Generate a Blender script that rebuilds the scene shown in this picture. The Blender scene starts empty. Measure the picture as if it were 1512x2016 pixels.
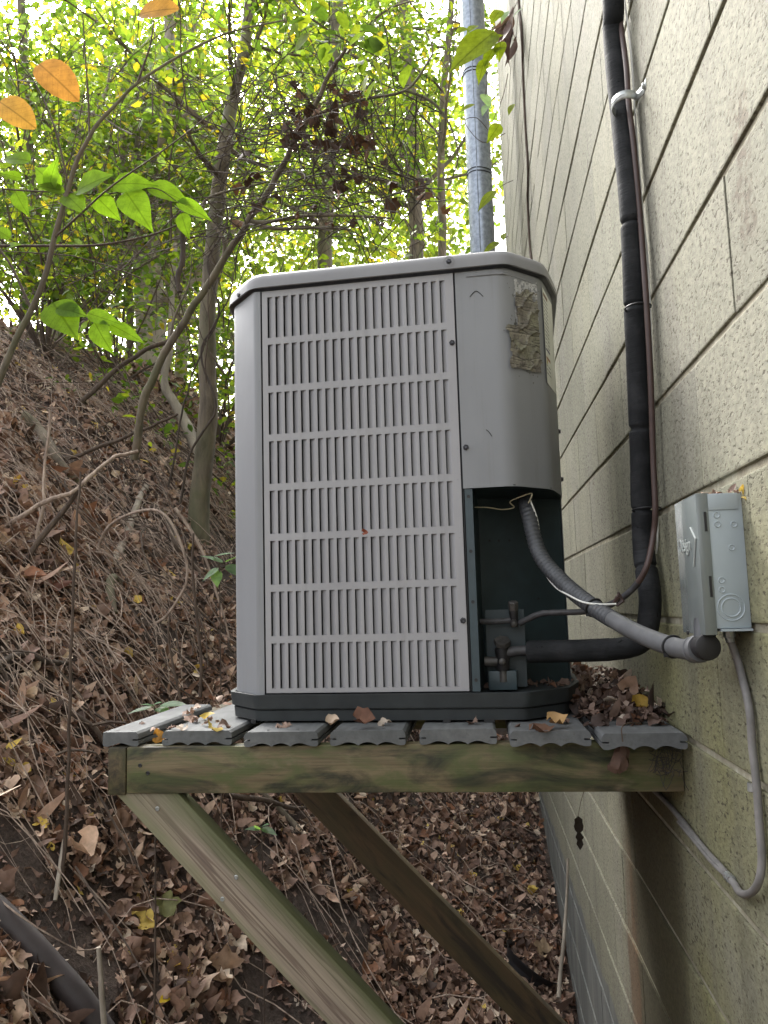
import bpy, bmesh, math, random
import numpy as np
from mathutils import Vector, Matrix
random.seed(7); rng = np.random.default_rng(11)
sc = bpy.context.scene
COL = sc.collection
PI = math.pi

# ---------------------------------------------------------------- camera
F_PX = 1600.16                       # focal length in photo pixels (1512 x 2016)
YAW, PITCH, ROLL = 0.11060647, 0.1167882, 0.02869193
def _rot(yaw, pit, rol):
    cy, sy, cp, sp, cr, sr = math.cos(yaw), math.sin(yaw), math.cos(pit), math.sin(pit), math.cos(rol), math.sin(rol)
    Rz = np.array([[cy, -sy, 0], [sy, cy, 0], [0, 0, 1]])
    Rx = np.array([[1, 0, 0], [0, cp, -sp], [0, sp, cp]])
    Ry = np.array([[cr, 0, sr], [0, 1, 0], [-sr, 0, cr]])
    return Rz @ Rx @ Ry
CM = _rot(YAW, PITCH, ROLL)
cam_d = bpy.data.cameras.new('camera'); cam = bpy.data.objects.new('camera', cam_d); COL.objects.link(cam)
mw = np.eye(4); mw[:3, 0] = CM[:, 0]; mw[:3, 1] = CM[:, 2]; mw[:3, 2] = -CM[:, 1]
cam.matrix_world = Matrix(mw.tolist())
cam_d.sensor_fit = 'VERTICAL'; cam_d.sensor_height = 24.0; cam_d.lens = F_PX / 2016 * 24.0
cam_d.clip_start = 0.02; cam_d.clip_end = 400
sc.camera = cam

# ---------------------------------------------------------------- sky, sun, exposure
SUN_EL, SUN_AZ = math.radians(42), math.radians(-26)
world = bpy.data.worlds.new('World'); sc.world = world; world.use_nodes = True
wt = world.node_tree; wt.nodes.clear()
wo = wt.nodes.new('ShaderNodeOutputWorld'); wb = wt.nodes.new('ShaderNodeBackground')
wsky = wt.nodes.new('ShaderNodeTexSky'); wsky.sky_type = 'NISHITA'; wsky.sun_disc = False
wsky.sun_elevation = SUN_EL; wsky.sun_rotation = SUN_AZ
wsky.air_density = 1.0; wsky.dust_density = 6.0; wsky.ozone_density = 1.0
whs = wt.nodes.new('ShaderNodeHueSaturation'); whs.inputs['Saturation'].default_value = 0.22
wt.links.new(wsky.outputs[0], whs.inputs['Color']); wt.links.new(whs.outputs[0], wb.inputs[0])
wb.inputs[1].default_value = 0.15
wt.links.new(wb.outputs[0], wo.inputs[0])
sun_d = bpy.data.lights.new('sun', 'SUN'); sun_d.energy = 2.7; sun_d.angle = math.radians(24); sun_d.color = (1.0, 0.96, 0.9)
sun = bpy.data.objects.new('sun', sun_d); COL.objects.link(sun)
sdir = Vector((math.sin(SUN_AZ) * math.cos(SUN_EL), math.cos(SUN_AZ) * math.cos(SUN_EL), math.sin(SUN_EL)))
sun.rotation_euler = sdir.to_track_quat('Z', 'Y').to_euler()
sc.view_settings.view_transform = 'Standard'; sc.view_settings.look = 'None'
sc.view_settings.exposure = 2.45; sc.view_settings.gamma = 1.0; sc.view_settings.use_curve_mapping = False
sc.render.engine = 'CYCLES'
sc.cycles.max_bounces = 7; sc.cycles.diffuse_bounces = 4; sc.cycles.transmission_bounces = 5; sc.cycles.glossy_bounces = 3
sc.cycles.use_denoising = True
sc.cycles.sample_clamp_indirect = 8.0

# ---------------------------------------------------------------- helpers: rays from the photo's calibrated lens
def ray(x, y):
    return CM @ np.array([(x - 756) / F_PX, 1.0, (1008 - y) / F_PX])
def aY(x, y, Y): d = ray(x, y); return Vector((d * (Y / d[1])).tolist())
def aX(x, y, X): d = ray(x, y); return Vector((d * (X / d[0])).tolist())
W = 0.35288                          # the wall's plane, metres right of the camera

# noise
def _hash(ix, iy, s):
    h = (ix * 374761393 + iy * 668265263 + s * 1442695041) & 0x7fffffff
    h = ((h ^ (h >> 13)) * 1274126177) & 0x7fffffff
    return ((h ^ (h >> 16)) & 0xffff) / 65535.0
def vnoise(x, y, s=0):
    x = np.asarray(x, float); y = np.asarray(y, float)
    ix = np.floor(x).astype(np.int64); iy = np.floor(y).astype(np.int64)
    fx = x - ix; fy = y - iy; fx = fx * fx * (3 - 2 * fx); fy = fy * fy * (3 - 2 * fy)
    a = _hash(ix, iy, s); b = _hash(ix + 1, iy, s); c = _hash(ix, iy + 1, s); d = _hash(ix + 1, iy + 1, s)
    return (a * (1 - fx) + b * fx) * (1 - fy) + (c * (1 - fx) + d * fx) * fy
def fbm(x, y, s=0, o=4):
    v = 0; a = .5; f = 1.0
    for i in range(o): v = v + a * (vnoise(x * f, y * f, s + i) - .5); a *= .5; f *= 2.03
    return v

# terrain height
_PX = np.array([-40, -14, -8, -5, -3.6, -2.6, -1.9, -1.3, -.85, -.45, -.1, .35, 30.])
_PZ = np.array([5.6, 4.9, 4.4, 3.9, 3.40, 2.68, 1.98, 1.34, .82, .42, .15, 0, 0])
_BY = np.array([-30, 0, 1.5, 3.73, 5.7, 6.5, 9.0, 11, 16, 30, 80])
_BZ = np.array([-2.7, -2.5, -2.3, -1.77, -1.28, -1.1, -.62, -.75, -2.2, -4.5, -9])
def H(x, y):
    x = np.asarray(x, float); y = np.asarray(y, float)
    k = np.clip((y - 10) / 12, 0, 1)
    pz = np.interp(x, _PX, _PZ)
    h = np.interp(y, _BY, _BZ) + pz * (1 - .45 * k)
    m = np.clip((.3 - x) / .6, 0, 1)
    return h + m * (.28 * fbm(x * 1.3, y * 1.1, 3) + .10 * fbm(x * 4.1 + 9, y * 3.7, 8)) + .02 * fbm(x * 9, y * 9, 5, 2)
def G(x, y, lift=0.0):
    """where the photo's line of sight meets the bank"""
    d = ray(x, y); t = np.arange(1.2, 30, .02); p = d[None, :] * t[:, None]
    below = p[:, 2] < H(p[:, 0], p[:, 1])
    i = int(np.argmax(below)) if below.any() else len(t) - 1
    q = p[i]; return Vector((q[0], q[1], float(H(q[0], q[1])) + lift))
def Hn(x, y):
    e = .03
    n = np.stack([-(H(x + e, y) - H(x - e, y)) / (2 * e), -(H(x, y + e) - H(x, y - e)) / (2 * e), np.ones_like(np.asarray(x, float))], -1)
    return n / np.linalg.norm(n, axis=-1, keepdims=True)

# ---------------------------------------------------------------- helpers: objects
def tag(o, label=None, cat=None, group=None, kind=None):
    if label: o['label'] = label
    if cat: o['category'] = cat
    if group: o['group'] = group
    if kind: o['kind'] = kind
    return o
def empty(name, loc=(0, 0, 0), rz=0.0):
    o = bpy.data.objects.new(name, None); COL.objects.link(o); o.location = loc; o.rotation_euler = (0, 0, rz)
    o.empty_display_size = .05
    return o
class MB:
    def __init__(s): s.v = []; s.f = []
    def add(s, vs, fs):
        o = len(s.v); s.v += [tuple(p) for p in vs]; s.f += [tuple(i + o for i in f) for f in fs]; return s
    def box(s, a, b):
        x0, y0, z0 = a; x1, y1, z1 = b
        return s.add([(x0, y0, z0), (x1, y0, z0), (x1, y1, z0), (x0, y1, z0), (x0, y0, z1), (x1, y0, z1), (x1, y1, z1), (x0, y1, z1)],
                     [(3, 2, 1, 0), (4, 5, 6, 7), (0, 1, 5, 4), (1, 2, 6, 5), (2, 3, 7, 6), (3, 0, 4, 7)])
    def prism(s, poly, axis, a, b):
        n = len(poly)
        def mk(p, t): return {'x': (t, p[0], p[1]), 'y': (p[0], t, p[1]), 'z': (p[0], p[1], t)}[axis]
        vs = [mk(p, a) for p in poly] + [mk(p, b) for p in poly]
        fs = [tuple(range(n - 1, -1, -1)), tuple(range(n, 2 * n))] + [(i, (i + 1) % n, n + (i + 1) % n, n + i) for i in range(n)]
        return s.add(vs, fs)
    def tube(s, pts, r, n=8, cap=True):
        pts = [Vector(p) for p in pts]; m = len(pts)
        rs = r if hasattr(r, '__len__') else [r] * m
        t0 = (pts[1] - pts[0]).normalized(); up = Vector((0, 0, 1)) if abs(t0.z) < .9 else Vector((1, 0, 0))
        nx = t0.cross(up).normalized(); vs = []
        for i in range(m):
            t = (pts[min(i + 1, m - 1)] - pts[max(i - 1, 0)])
            if t.length < 1e-9: t = t0
            t = t.normalized(); nx = (nx - t * nx.dot(t))
            nx = nx.normalized() if nx.length > 1e-6 else t.orthogonal().normalized()
            ny = t.cross(nx)
            for k in range(n):
                a = 2 * PI * k / n; vs.append(pts[i] + (nx * math.cos(a) + ny * math.sin(a)) * rs[i])
        fs = [(i * n + k, i * n + (k + 1) % n, (i + 1) * n + (k + 1) % n, (i + 1) * n + k) for i in range(m - 1) for k in range(n)]
        if cap: fs += [tuple(range(n - 1, -1, -1)), tuple(range((m - 1) * n, m * n))]
        return s.add(vs, fs)
    def disc_stack(s, c, axis, prof, n=20):
        """lathe: prof = [(offset along axis, radius)]"""
        a = Vector(axis).normalized(); o = a.orthogonal().normalized(); q = a.cross(o); vs = []
        for (t, r) in prof:
            for k in range(n):
                w = 2 * PI * k / n; vs.append(Vector(c) + a * t + (o * math.cos(w) + q * math.sin(w)) * r)
        m = len(prof)
        fs = [(i * n + k, i * n + (k + 1) % n, (i + 1) * n + (k + 1) % n, (i + 1) * n + k) for i in range(m - 1) for k in range(n)]
        fs += [tuple(range(n - 1, -1, -1)), tuple(range((m - 1) * n, m * n))]
        return s.add(vs, fs)
    def mesh(s, name, angle=35, smooth=True):
        me = bpy.data.meshes.new(name); me.from_pydata(s.v, [], s.f); me.update()
        if smooth:
            me.polygons.foreach_set('use_smooth', [True] * len(me.polygons)); me.set_sharp_from_angle(angle=math.radians(angle))
        return me
    def build(s, name, mat, parent=None, bevel=0, angle=35, smooth=True):
        me = s.mesh(name, angle, smooth)
        if bevel:
            bm = bmesh.new(); bm.from_mesh(me)
            es = [e for e in bm.edges if len(e.link_faces) == 2 and e.calc_face_angle() > .6]
            bmesh.ops.bevel(bm, geom=es, offset=bevel, segments=2, affect='EDGES', profile=.5, clamp_overlap=True)
            bm.to_mesh(me); bm.free()
            me.polygons.foreach_set('use_smooth', [True] * len(me.polygons)); me.set_sharp_from_angle(angle=math.radians(angle))
        return link(name, me, mat, parent)
def link(name, me, mat, parent=None):
    o = bpy.data.objects.new(name, me); COL.objects.link(o)
    if mat and not me.materials: me.materials.append(mat)
    if parent: o.parent = parent
    return o
def big_mesh(name, V, Fa, cols=None, smooth=False, loc=None):
    """numpy arrays to a mesh, faces all of one size, colour per vertex"""
    me = bpy.data.meshes.new(name); nv = len(V); nf, k = Fa.shape
    me.vertices.add(nv); me.vertices.foreach_set('co', np.ascontiguousarray(V, np.float32).ravel())
    me.loops.add(nf * k); me.loops.foreach_set('vertex_index', np.ascontiguousarray(Fa, np.int32).ravel())
    me.polygons.add(nf); me.polygons.foreach_set('loop_start', np.arange(0, nf * k, k, dtype=np.int32))
    if smooth: me.polygons.foreach_set('use_smooth', np.ones(nf, bool))
    me.update(calc_edges=True)
    if cols is not None:
        at = me.color_attributes.new('Col', 'FLOAT_COLOR', 'POINT')
        c4 = np.ones((nv, 4), np.float32); c4[:, :3] = cols; at.data.foreach_set('color', c4.ravel())
    if loc is not None:
        at = me.color_attributes.new('Blade', 'FLOAT_COLOR', 'POINT')
        c4 = np.ones((nv, 4), np.float32); c4[:, :3] = loc; at.data.foreach_set('color', c4.ravel())
    me.validate(); return me
def smooth_path(pts, sub=6):
    P = [Vector(p) for p in pts]; out = []
    for i in range(len(P) - 1):
        p0 = P[max(i - 1, 0)]; p1 = P[i]; p2 = P[i + 1]; p3 = P[min(i + 2, len(P) - 1)]
        for j in range(sub):
            t = j / sub; t2 = t * t; t3 = t2 * t
            out.append(.5 * ((2 * p1) + (p2 - p0) * t + (2 * p0 - 5 * p1 + 4 * p2 - p3) * t2 + (3 * p1 - p0 - 3 * p2 + p3) * t3))
    out.append(P[-1]); return out
def taper(n, a, b): return [a + (b - a) * i / (n - 1) for i in range(n)]

# ---------------------------------------------------------------- helpers: materials
class NT:
    def __init__(s, name):
        s.m = bpy.data.materials.new(name); s.m.use_nodes = True; s.t = s.m.node_tree; s.t.nodes.clear()
        s.out = s.t.nodes.new('ShaderNodeOutputMaterial'); s.b = s.t.nodes.new('ShaderNodeBsdfPrincipled')
        s.t.links.new(s.b.outputs[0], s.out.inputs[0])
        s.pos = s.t.nodes.new('ShaderNodeNewGeometry').outputs['Position']; s.obj = s.t.nodes.new('ShaderNodeTexCoord').outputs['Object']
    def l(s, a, b): s.t.links.new(a, b)
    def set(s, sock, v):
        if hasattr(v, 'is_linked') or isinstance(v, bpy.types.NodeSocket): s.l(v, sock)
        elif hasattr(v, '__len__') and len(v) == 3 and sock.type == 'RGBA': sock.default_value = (*v, 1)
        else: sock.default_value = v
    def noise(s, co, scale=(1, 1, 1), sc=1.0, det=4, rough=.55, dist=0.0, off=(0, 0, 0), kind='n'):
        mp = s.t.nodes.new('ShaderNodeMapping'); mp.inputs['Scale'].default_value = scale; mp.inputs['Location'].default_value = off
        s.l(co, mp.inputs[0])
        if kind == 'n':
            n = s.t.nodes.new('ShaderNodeTexNoise'); n.inputs['Scale'].default_value = sc; n.inputs['Detail'].default_value = det
            n.inputs['Roughness'].default_value = rough; n.inputs['Distortion'].default_value = dist; s.l(mp.outputs[0], n.inputs['Vector']); return n.outputs[0]
        n = s.t.nodes.new('ShaderNodeTexVoronoi'); n.inputs['Scale'].default_value = sc; s.l(mp.outputs[0], n.inputs['Vector'])
        return n.outputs['Distance']
    def ramp(s, f, stops, interp='LINEAR'):
        r = s.t.nodes.new('ShaderNodeValToRGB'); cr = r.color_ramp; cr.interpolation = interp
        while len(cr.elements) > 1: cr.elements.remove(cr.elements[-1])
        for i, (p, c) in enumerate(stops):
            e = cr.elements[0] if i == 0 else cr.elements.new(p)
            e.position = p; c = (c, c, c) if not hasattr(c, '__len__') else c; e.color = (*c, 1)
        s.l(f, r.inputs[0]); return r.outputs[0]
    def mix(s, f, a, b, mode='MIX'):
        n = s.t.nodes.new('ShaderNodeMix'); n.data_type = 'RGBA'; n.blend_type = mode
        s.set(n.inputs[0], f); s.set(n.inputs[6], a); s.set(n.inputs[7], b); return n.outputs[2]
    def math(s, op, a, b=0.0, clamp=False):
        n = s.t.nodes.new('ShaderNodeMath'); n.operation = op; n.use_clamp = clamp; s.set(n.inputs[0], a); s.set(n.inputs[1], b); return n.outputs[0]
    def sep(s, co):
        n = s.t.nodes.new('ShaderNodeSeparateXYZ'); s.l(co, n.inputs[0]); return n.outputs
    def band(s, v, a, b, c, d):
        """0 below a, 1 between b and c, 0 above d"""
        def mr(lo, hi, x0, x1):
            n = s.t.nodes.new('ShaderNodeMapRange'); n.interpolation_type = 'SMOOTHSTEP'
            s.l(v, n.inputs[0]); n.inputs[1].default_value = lo; n.inputs[2].default_value = hi; n.inputs[3].default_value = x0; n.inputs[4].default_value = x1; return n.outputs[0]
        return s.math('MULTIPLY', mr(a, b, 0, 1), mr(c, d, 1, 0))
    def bump(s, h, strength=.5, dist=.002, normal=None):
        n = s.t.nodes.new('ShaderNodeBump'); n.inputs['Strength'].default_value = strength; n.inputs['Distance'].default_value = dist
        s.l(h, n.inputs['Height'])
        if normal: s.l(normal, n.inputs['Normal'])
        return n.outputs[0]
    def fin(s, col, rough=.6, normal=None, metal=0.0, spec=None):
        s.set(s.b.inputs['Base Color'], col); s.set(s.b.inputs['Roughness'], rough); s.b.inputs['Metallic'].default_value = metal
        if spec is not None: s.b.inputs['Specular IOR Level'].default_value = spec
        if normal: s.l(normal, s.b.inputs['Normal'])
        return s.m
def simple(name, col, rough=.6, var=.12, sc=30, metal=0.0, bump=0.0, spec=None, co='pos', grime=None):
    t = NT(name); c = t.pos if co == 'pos' else t.obj
    n = t.noise(c, sc=sc, det=5)
    v = t.ramp(n, [(.3, 1 - var), (.7, 1 + var)])
    k = t.mix(1.0, col, v, 'MULTIPLY')
    if grime:
        g = t.ramp(t.noise(c, sc=grime[1], det=6, rough=.65), [(grime[2], 0), (grime[2] + .15, 1)])
        k = t.mix(t.math('MULTIPLY', g, grime[3]), k, grime[0])
    return t.fin(k, rough, t.bump(n, bump, .002) if bump else None, metal, spec)
def leaf_mat(name, transl=.45, rough=.45, tcol=(1.25, 1.2, .55), vein=False, spec=.22):
    t = NT(name)
    at = t.t.nodes.new('ShaderNodeAttribute'); at.attribute_name = 'Col'
    n = t.noise(t.pos, sc=45, det=3); v = t.ramp(n, [(.25, .72), (.75, 1.25)])
    k = t.mix(1.0, at.outputs['Color'], v, 'MULTIPLY')
    if vein:
        a2 = t.t.nodes.new('ShaderNodeAttribute'); a2.attribute_name = 'Blade'; bx, by, bz = t.sep(a2.outputs['Vector'])
        ay = t.math('ABSOLUTE', t.math('SUBTRACT', by, .5))
        mid = t.ramp(ay, [(.008, 1), (.022, 0)])
        sv = t.math('FRACT', t.math('MULTIPLY', t.math('SUBTRACT', bx, t.math('MULTIPLY', ay, 1.1)), 8.0))
        side = t.ramp(sv, [(.0, 1), (.07, .15), (.12, 0), (.93, 0), (1, 1)])
        ve = t.math('MAXIMUM', mid, t.math('MULTIPLY', side, .6))
        k = t.mix(t.math('MULTIPLY', ve, vein), k, t.mix(1.0, k, (.55, .55, .45), 'MULTIPLY'))
        sp = t.ramp(t.noise(t.pos, sc=260, det=3), [(.60, 0), (.68, 1)])
        k = t.mix(t.math('MULTIPLY', sp, vein * .5), k, t.mix(1.0, k, (.45, .38, .3), 'MULTIPLY'))
    t.set(t.b.inputs['Base Color'], k); t.b.inputs['Roughness'].default_value = rough
    t.b.inputs['Specular IOR Level'].default_value = spec
    if transl > 0:
        tr = t.t.nodes.new('ShaderNodeBsdfTranslucent'); t.l(t.mix(1.0, k, tcol, 'MULTIPLY'), tr.inputs[0])
        mx = t.t.nodes.new('ShaderNodeMixShader'); mx.inputs[0].default_value = transl
        t.l(t.b.outputs[0], mx.inputs[1]); t.l(tr.outputs[0], mx.inputs[2]); t.l(mx.outputs[0], t.out.inputs[0])
    return t.m

# ================================================================= materials
def m_block():
    t = NT('painted_block'); p = t.pos
    big = t.noise(p, sc=1.1, det=4); mid = t.noise(p, (1, 1, .35), 5.0, 5, .6); fine = t.noise(p, (1, .5, 1), sc=130, det=4, rough=.7)
    base = t.mix(t.ramp(big, [(.38, 0), (.62, 1)]), (.262, .257, .195), (.222, .217, .168))
    grey = t.ramp(mid, [(.50, 0), (.66, 1)])
    base = t.mix(t.math('MULTIPLY', grey, .58), base, (.245, .235, .20))
    x, y, z = t.sep(p)
    # algae film near the camera, low on the wall
    al = t.math('MULTIPLY', t.band(z, -2.5, -1.6, -.05, .25), t.band(y, .2, .5, 1.7, 2.1))
    base = t.mix(t.math('MULTIPLY', al, t.ramp(t.noise(p, sc=3.2, det=5), [(.35, .25), (.65, .95)])), base, (.26, .25, .125))
    # vertical dirt runs
    runs = t.ramp(t.noise(p, (9, 9, .55), 1.0, 5, .6), [(.5, 0), (.72, 1)])
    base = t.mix(t.math('MULTIPLY', runs, .52), base, (.145, .135, .112))
    # damp, mouldy column of wall with the deck's shade painted in, rust-brown at its far edge
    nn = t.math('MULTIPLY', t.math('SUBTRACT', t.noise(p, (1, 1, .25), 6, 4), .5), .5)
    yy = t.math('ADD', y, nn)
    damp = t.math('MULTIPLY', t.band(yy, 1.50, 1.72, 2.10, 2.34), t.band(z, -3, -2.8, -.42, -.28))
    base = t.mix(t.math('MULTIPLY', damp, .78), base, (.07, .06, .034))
    rust = t.math('MULTIPLY', t.band(yy, 2.08, 2.16, 2.2, 2.32), t.band(z, -1.3, -1.1, -.75, -.5))
    base = t.mix(t.math('MULTIPLY', rust, .5), base, (.17, .085, .045))
    # a scab where the face has spalled off
    sp = t.math('MULTIPLY', t.band(t.math('ADD', y, t.math('MULTIPLY', t.math('SUBTRACT', t.noise(p, sc=22, det=4), .5), .12)), .97, .99, 1.035, 1.06), t.band(z, .42, .46, .60, .66))
    spn = t.math('MULTIPLY', sp, t.ramp(t.noise(p, sc=60, det=4), [(.42, .2), (.55, 1)]))
    base = t.mix(t.math('MULTIPLY', spn, .75), base, (.125, .10, .075))
    # open pores, longer than they are wide
    n1 = t.noise(p, (1, .45, .95), 165, 3, .6); n2 = t.noise(p, (1, .5, 1), 300, 2, .5)
    dens = t.math('MULTIPLY', t.math('SUBTRACT', t.noise(p, sc=9, det=3), .5), .16)
    pit = t.ramp(t.math('ADD', n1, dens), [(.588, 0), (.64, 1)]); pit2 = t.ramp(n2, [(.59, 0), (.67, 1)])
    pits = t.math('MAXIMUM', pit, t.math('MULTIPLY', pit2, .6))
    col = t.mix(1.0, base, t.ramp(fine, [(.3, .74), (.7, 1.24)]), 'MULTIPLY')
    oi = t.t.nodes.new('ShaderNodeObjectInfo'); col = t.mix(1.0, col, t.ramp(oi.outputs['Random'], [(0, (.88, .88, .87)), (.5, (1, 1, 1)), (1, (1.09, 1.08, 1.05))]), 'MULTIPLY')
    col = t.mix(t.math('MULTIPLY', pits, .78), col, (.075, .062, .045))
    # dark damp-proof paint below the fifth course
    coat = t.band(t.math('ADD', z, t.math('MULTIPLY', t.math('SUBTRACT', t.noise(p, (1, 1, 1), 5, 3), .5), .10)), -9, -8, -1.205, -1.185)
    cc = t.ramp(t.noise(p, (3, 3, .6), 3, 5), [(.3, (.115, .12, .115)), (.55, (.17, .175, .165)), (.8, (.25, .25, .225))])
    col = t.mix(coat, col, cc)
    hgt = t.math('SUBTRACT', t.math('MULTIPLY', fine, .25), pits)
    return t.fin(col, .88, t.bump(hgt, .55, .002), spec=.25)
def m_mortar():
    t = NT('mortar'); p = t.pos
    n = t.noise(p, sc=30, det=5); x, y, z = t.sep(p)
    c = t.ramp(n, [(.3, (.23, .205, .15)), (.55, (.36, .335, .25)), (.75, (.52, .5, .40))])
    coat = t.band(z, -9, -8, -1.22, -1.20)
    c = t.mix(coat, c, (.15, .155, .145))
    return t.fin(c, .9, t.bump(t.noise(p, sc=140, det=3), .6, .002))
def m_timber(name, a, b, green, dark, gscale=3.0, gamt=.8, seed=0.0, pale=None):
    t = NT(name); c = t.obj
    rings = t.noise(c, (1.2, 26, 26), 1.0, 6, .62, .35, (seed, 0, 0))
    col = t.ramp(rings, [(.28, a), (.46, b), (.54, a), (.68, b), (.8, a)])
    fine = t.noise(c, (6, 220, 220), 1.0, 3, .6)
    col = t.mix(1.0, col, t.ramp(fine, [(.3, .8), (.7, 1.15)]), 'MULTIPLY')
    if pale:
        pl = t.ramp(t.noise(c, (1, 1.8, 2.2), 6.0, 5, .6, .6, (seed + 3, 1, 0)), [(.56, 0), (.64, 1)])
        col = t.mix(t.math('MULTIPLY', pl, .8), col, pale)
    al = t.ramp(t.noise(c, (1, 2.0, 2.4), gscale * 2.2, 7, .62, .6, (seed + 7, 2, 5)), [(.40, 0), (.60, 1)])
    col = t.mix(t.math('MULTIPLY', al, gamt), col, green)
    dk = t.ramp(t.noise(c, (1, 2.2, 3.6), 4.6, 7, .62, .9, (seed + 1, 9, 2)), [(.485, 0), (.62, 1)])
    col = t.mix(t.math('MULTIPLY', dk, .85), col, dark)
    return t.fin(col, .72, t.bump(t.math('ADD', rings, fine), .35, .002))
def m_bark(name, a, b, scale=18.0, moss=None):
    t = NT(name); p = t.pos
    n = t.noise(p, (1, 1, .3), scale, 6, .65, .3)
    col = t.ramp(n, [(.3, a), (.7, b)])
    if moss: col = t.mix(t.math('MULTIPLY', t.ramp(t.noise(p, sc=3, det=4), [(.45, 0), (.65, 1)]), .6), col, moss)
    return t.fin(col, .85, t.bump(n, .9, .012))
def m_ground():
    t = NT('leaf_mould_soil'); p = t.pos
    n = t.noise(p, sc=6, det=6, rough=.65); f = t.noise(p, sc=60, det=6, rough=.7)
    col = t.ramp(n, [(.3, (.032, .022, .017)), (.5, (.078, .054, .042)), (.75, (.145, .104, .082))])
    col = t.mix(1.0, col, t.ramp(f, [(.3, .6), (.7, 1.5)]), 'MULTIPLY')
    return t.fin(col, .95, t.bump(t.math('ADD', f, n), 1.0, .03))
def m_deck():
    t = NT('grey_composite'); p = t.pos
    n = t.noise(p, (6, 1, 6), 14, 5, .6); s = t.noise(p, sc=11, det=5)
    col = t.ramp(s, [(.3, (.085, .09, .092)), (.7, (.15, .155, .155))])
    col = t.mix(1.0, col, t.ramp(n, [(.3, .82), (.7, 1.15)]), 'MULTIPLY')
    sp = t.ramp(t.noise(p, sc=60, det=4, rough=.7), [(.60, 0), (.70, 1)])
    col = t.mix(t.math('MULTIPLY', sp, .5), col, (.075, .07, .062))
    return t.fin(col, .8, t.bump(n, .25, .002))
def m_unit(name, col, streak=.25):
    t = NT(name); c = t.obj; p = t.pos
    k = t.mix(t.ramp(t.noise(p, (1, 1, .4), 5, 5, .6), [(.42, 0), (.68, .5)]), col, tuple(v * .80 for v in col))
    k = t.mix(t.math('MULTIPLY', t.ramp(t.noise(p, (30, 30, 1.2), 1.0, 4, .6), [(.56, 0), (.72, 1)]), streak), k, (.17, .165, .15))
    sp = t.ramp(t.noise(p, sc=170, det=3), [(.70, 0), (.76, 1)])
    k = t.mix(t.math('MULTIPLY', sp, .22), k, (.10, .10, .10))
    return t.fin(k, t.ramp(t.noise(p, sc=8, det=3), [(.3, .42), (.7, .58)]), t.bump(t.noise(p, sc=420, det=2), .06, .0006), spec=.45)
M_BLOCK, M_MORTAR, M_GROUND, M_DECK = m_block(), m_mortar(), m_ground(), m_deck()
M_BEAM = m_timber('mossy_beam', (.128, .097, .052), (.18, .142, .078), (.078, .098, .032), (.018, .019, .012), 4.2, .85, 0, (.24, .18, .12))
def m_brace():
    t = NT('pine_brace'); c = t.obj; x, y, z = t.sep(c)
    n = t.noise(c, (.9, 9, 30), 1.0, 4, .55, .25, (4, 0, 0))
    g = t.math('FRACT', t.math('MULTIPLY', n, 7.0))
    lines = t.ramp(g, [(0, 0), (.60, 0), (.80, 1), (.93, 1), (1, 0)])
    col = t.mix(t.ramp(t.noise(c, (1.5, 6, 12), 1, 4), [(.35, 0), (.65, 1)]), (.31, .26, .185), (.24, .19, .15))
    col = t.mix(t.math('MULTIPLY', lines, .72), col, (.115, .075, .058))
    fine = t.noise(c, (8, 260, 260), 1.0, 3, .6)
    col = t.mix(1.0, col, t.ramp(fine, [(.3, .78), (.7, 1.16)]), 'MULTIPLY')
    zn = t.math('ADD', z, t.math('MULTIPLY', t.math('SUBTRACT', t.noise(c, (3, 12, 20), 1, 5, .6), .5), .06))
    edge = t.band(zn, .046, .086, .3, .4)
    col = t.mix(t.math('MULTIPLY', edge, .85), col, (.078, .092, .032))
    low = t.band(zn, -.3, -.2, .006, .022)
    col = t.mix(t.math('MULTIPLY', low, .45), col, (.15, .165, .075))
    top = t.band(x, -1, -.5, .10, .20)
    col = t.mix(t.math('MULTIPLY', top, .30), col, (.13, .14, .065))
    dk = t.ramp(t.noise(c, (1, 8, 14), 3, 6, .65), [(.60, 0), (.72, 1)])
    col = t.mix(t.math('MULTIPLY', dk, .5), col, (.07, .06, .035))
    return t.fin(col, .7, t.bump(t.math('ADD', fine, lines), .3, .0015))
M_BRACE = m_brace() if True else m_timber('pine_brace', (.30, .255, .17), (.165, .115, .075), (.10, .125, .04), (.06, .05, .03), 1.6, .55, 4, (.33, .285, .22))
M_BRACE_D = m_timber('shaded_brace', (.075, .048, .022), (.105, .066, .03), (.06, .055, .022), (.02, .016, .01), 2.0, .5, 9)  # far brace's shade is put into these darker timber colours
M_POST = m_timber('end_grain', (.12, .09, .045), (.06, .045, .025), (.05, .055, .02), (.015, .013, .01), 4, .5, 2)
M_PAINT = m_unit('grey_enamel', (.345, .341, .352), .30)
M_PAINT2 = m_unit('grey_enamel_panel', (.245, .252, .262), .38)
M_CAP = m_unit('grey_enamel_cap', (.235, .235, .245), .25)
M_DARKSTEEL = simple('slate_steel', (.020, .036, .042), .42, .25, 14, spec=.5, grime=((.10, .10, .095), 90, .68, .5))
M_POSTSTEEL = simple('slate_post', (.040, .062, .072), .45, .2, 20, spec=.5)
M_PAN = simple('charcoal_plastic', (.028, .033, .035), .55, .3, 18, grime=((.30, .29, .27), 130, .72, .8), bump=.15)
M_COIL = simple('coil_black', (.012, .013, .015), .6, .3, 60)
M_SCREW = simple('dark_screw', (.06, .06, .065), .35, .2, 80, metal=.8)
M_BRASS = simple('aged_valve', (.085, .08, .075), .5, .45, 60, metal=.4, bump=.3)
M_VALVE = simple('black_valve', (.014, .013, .014), .55, .3, 60)
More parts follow.
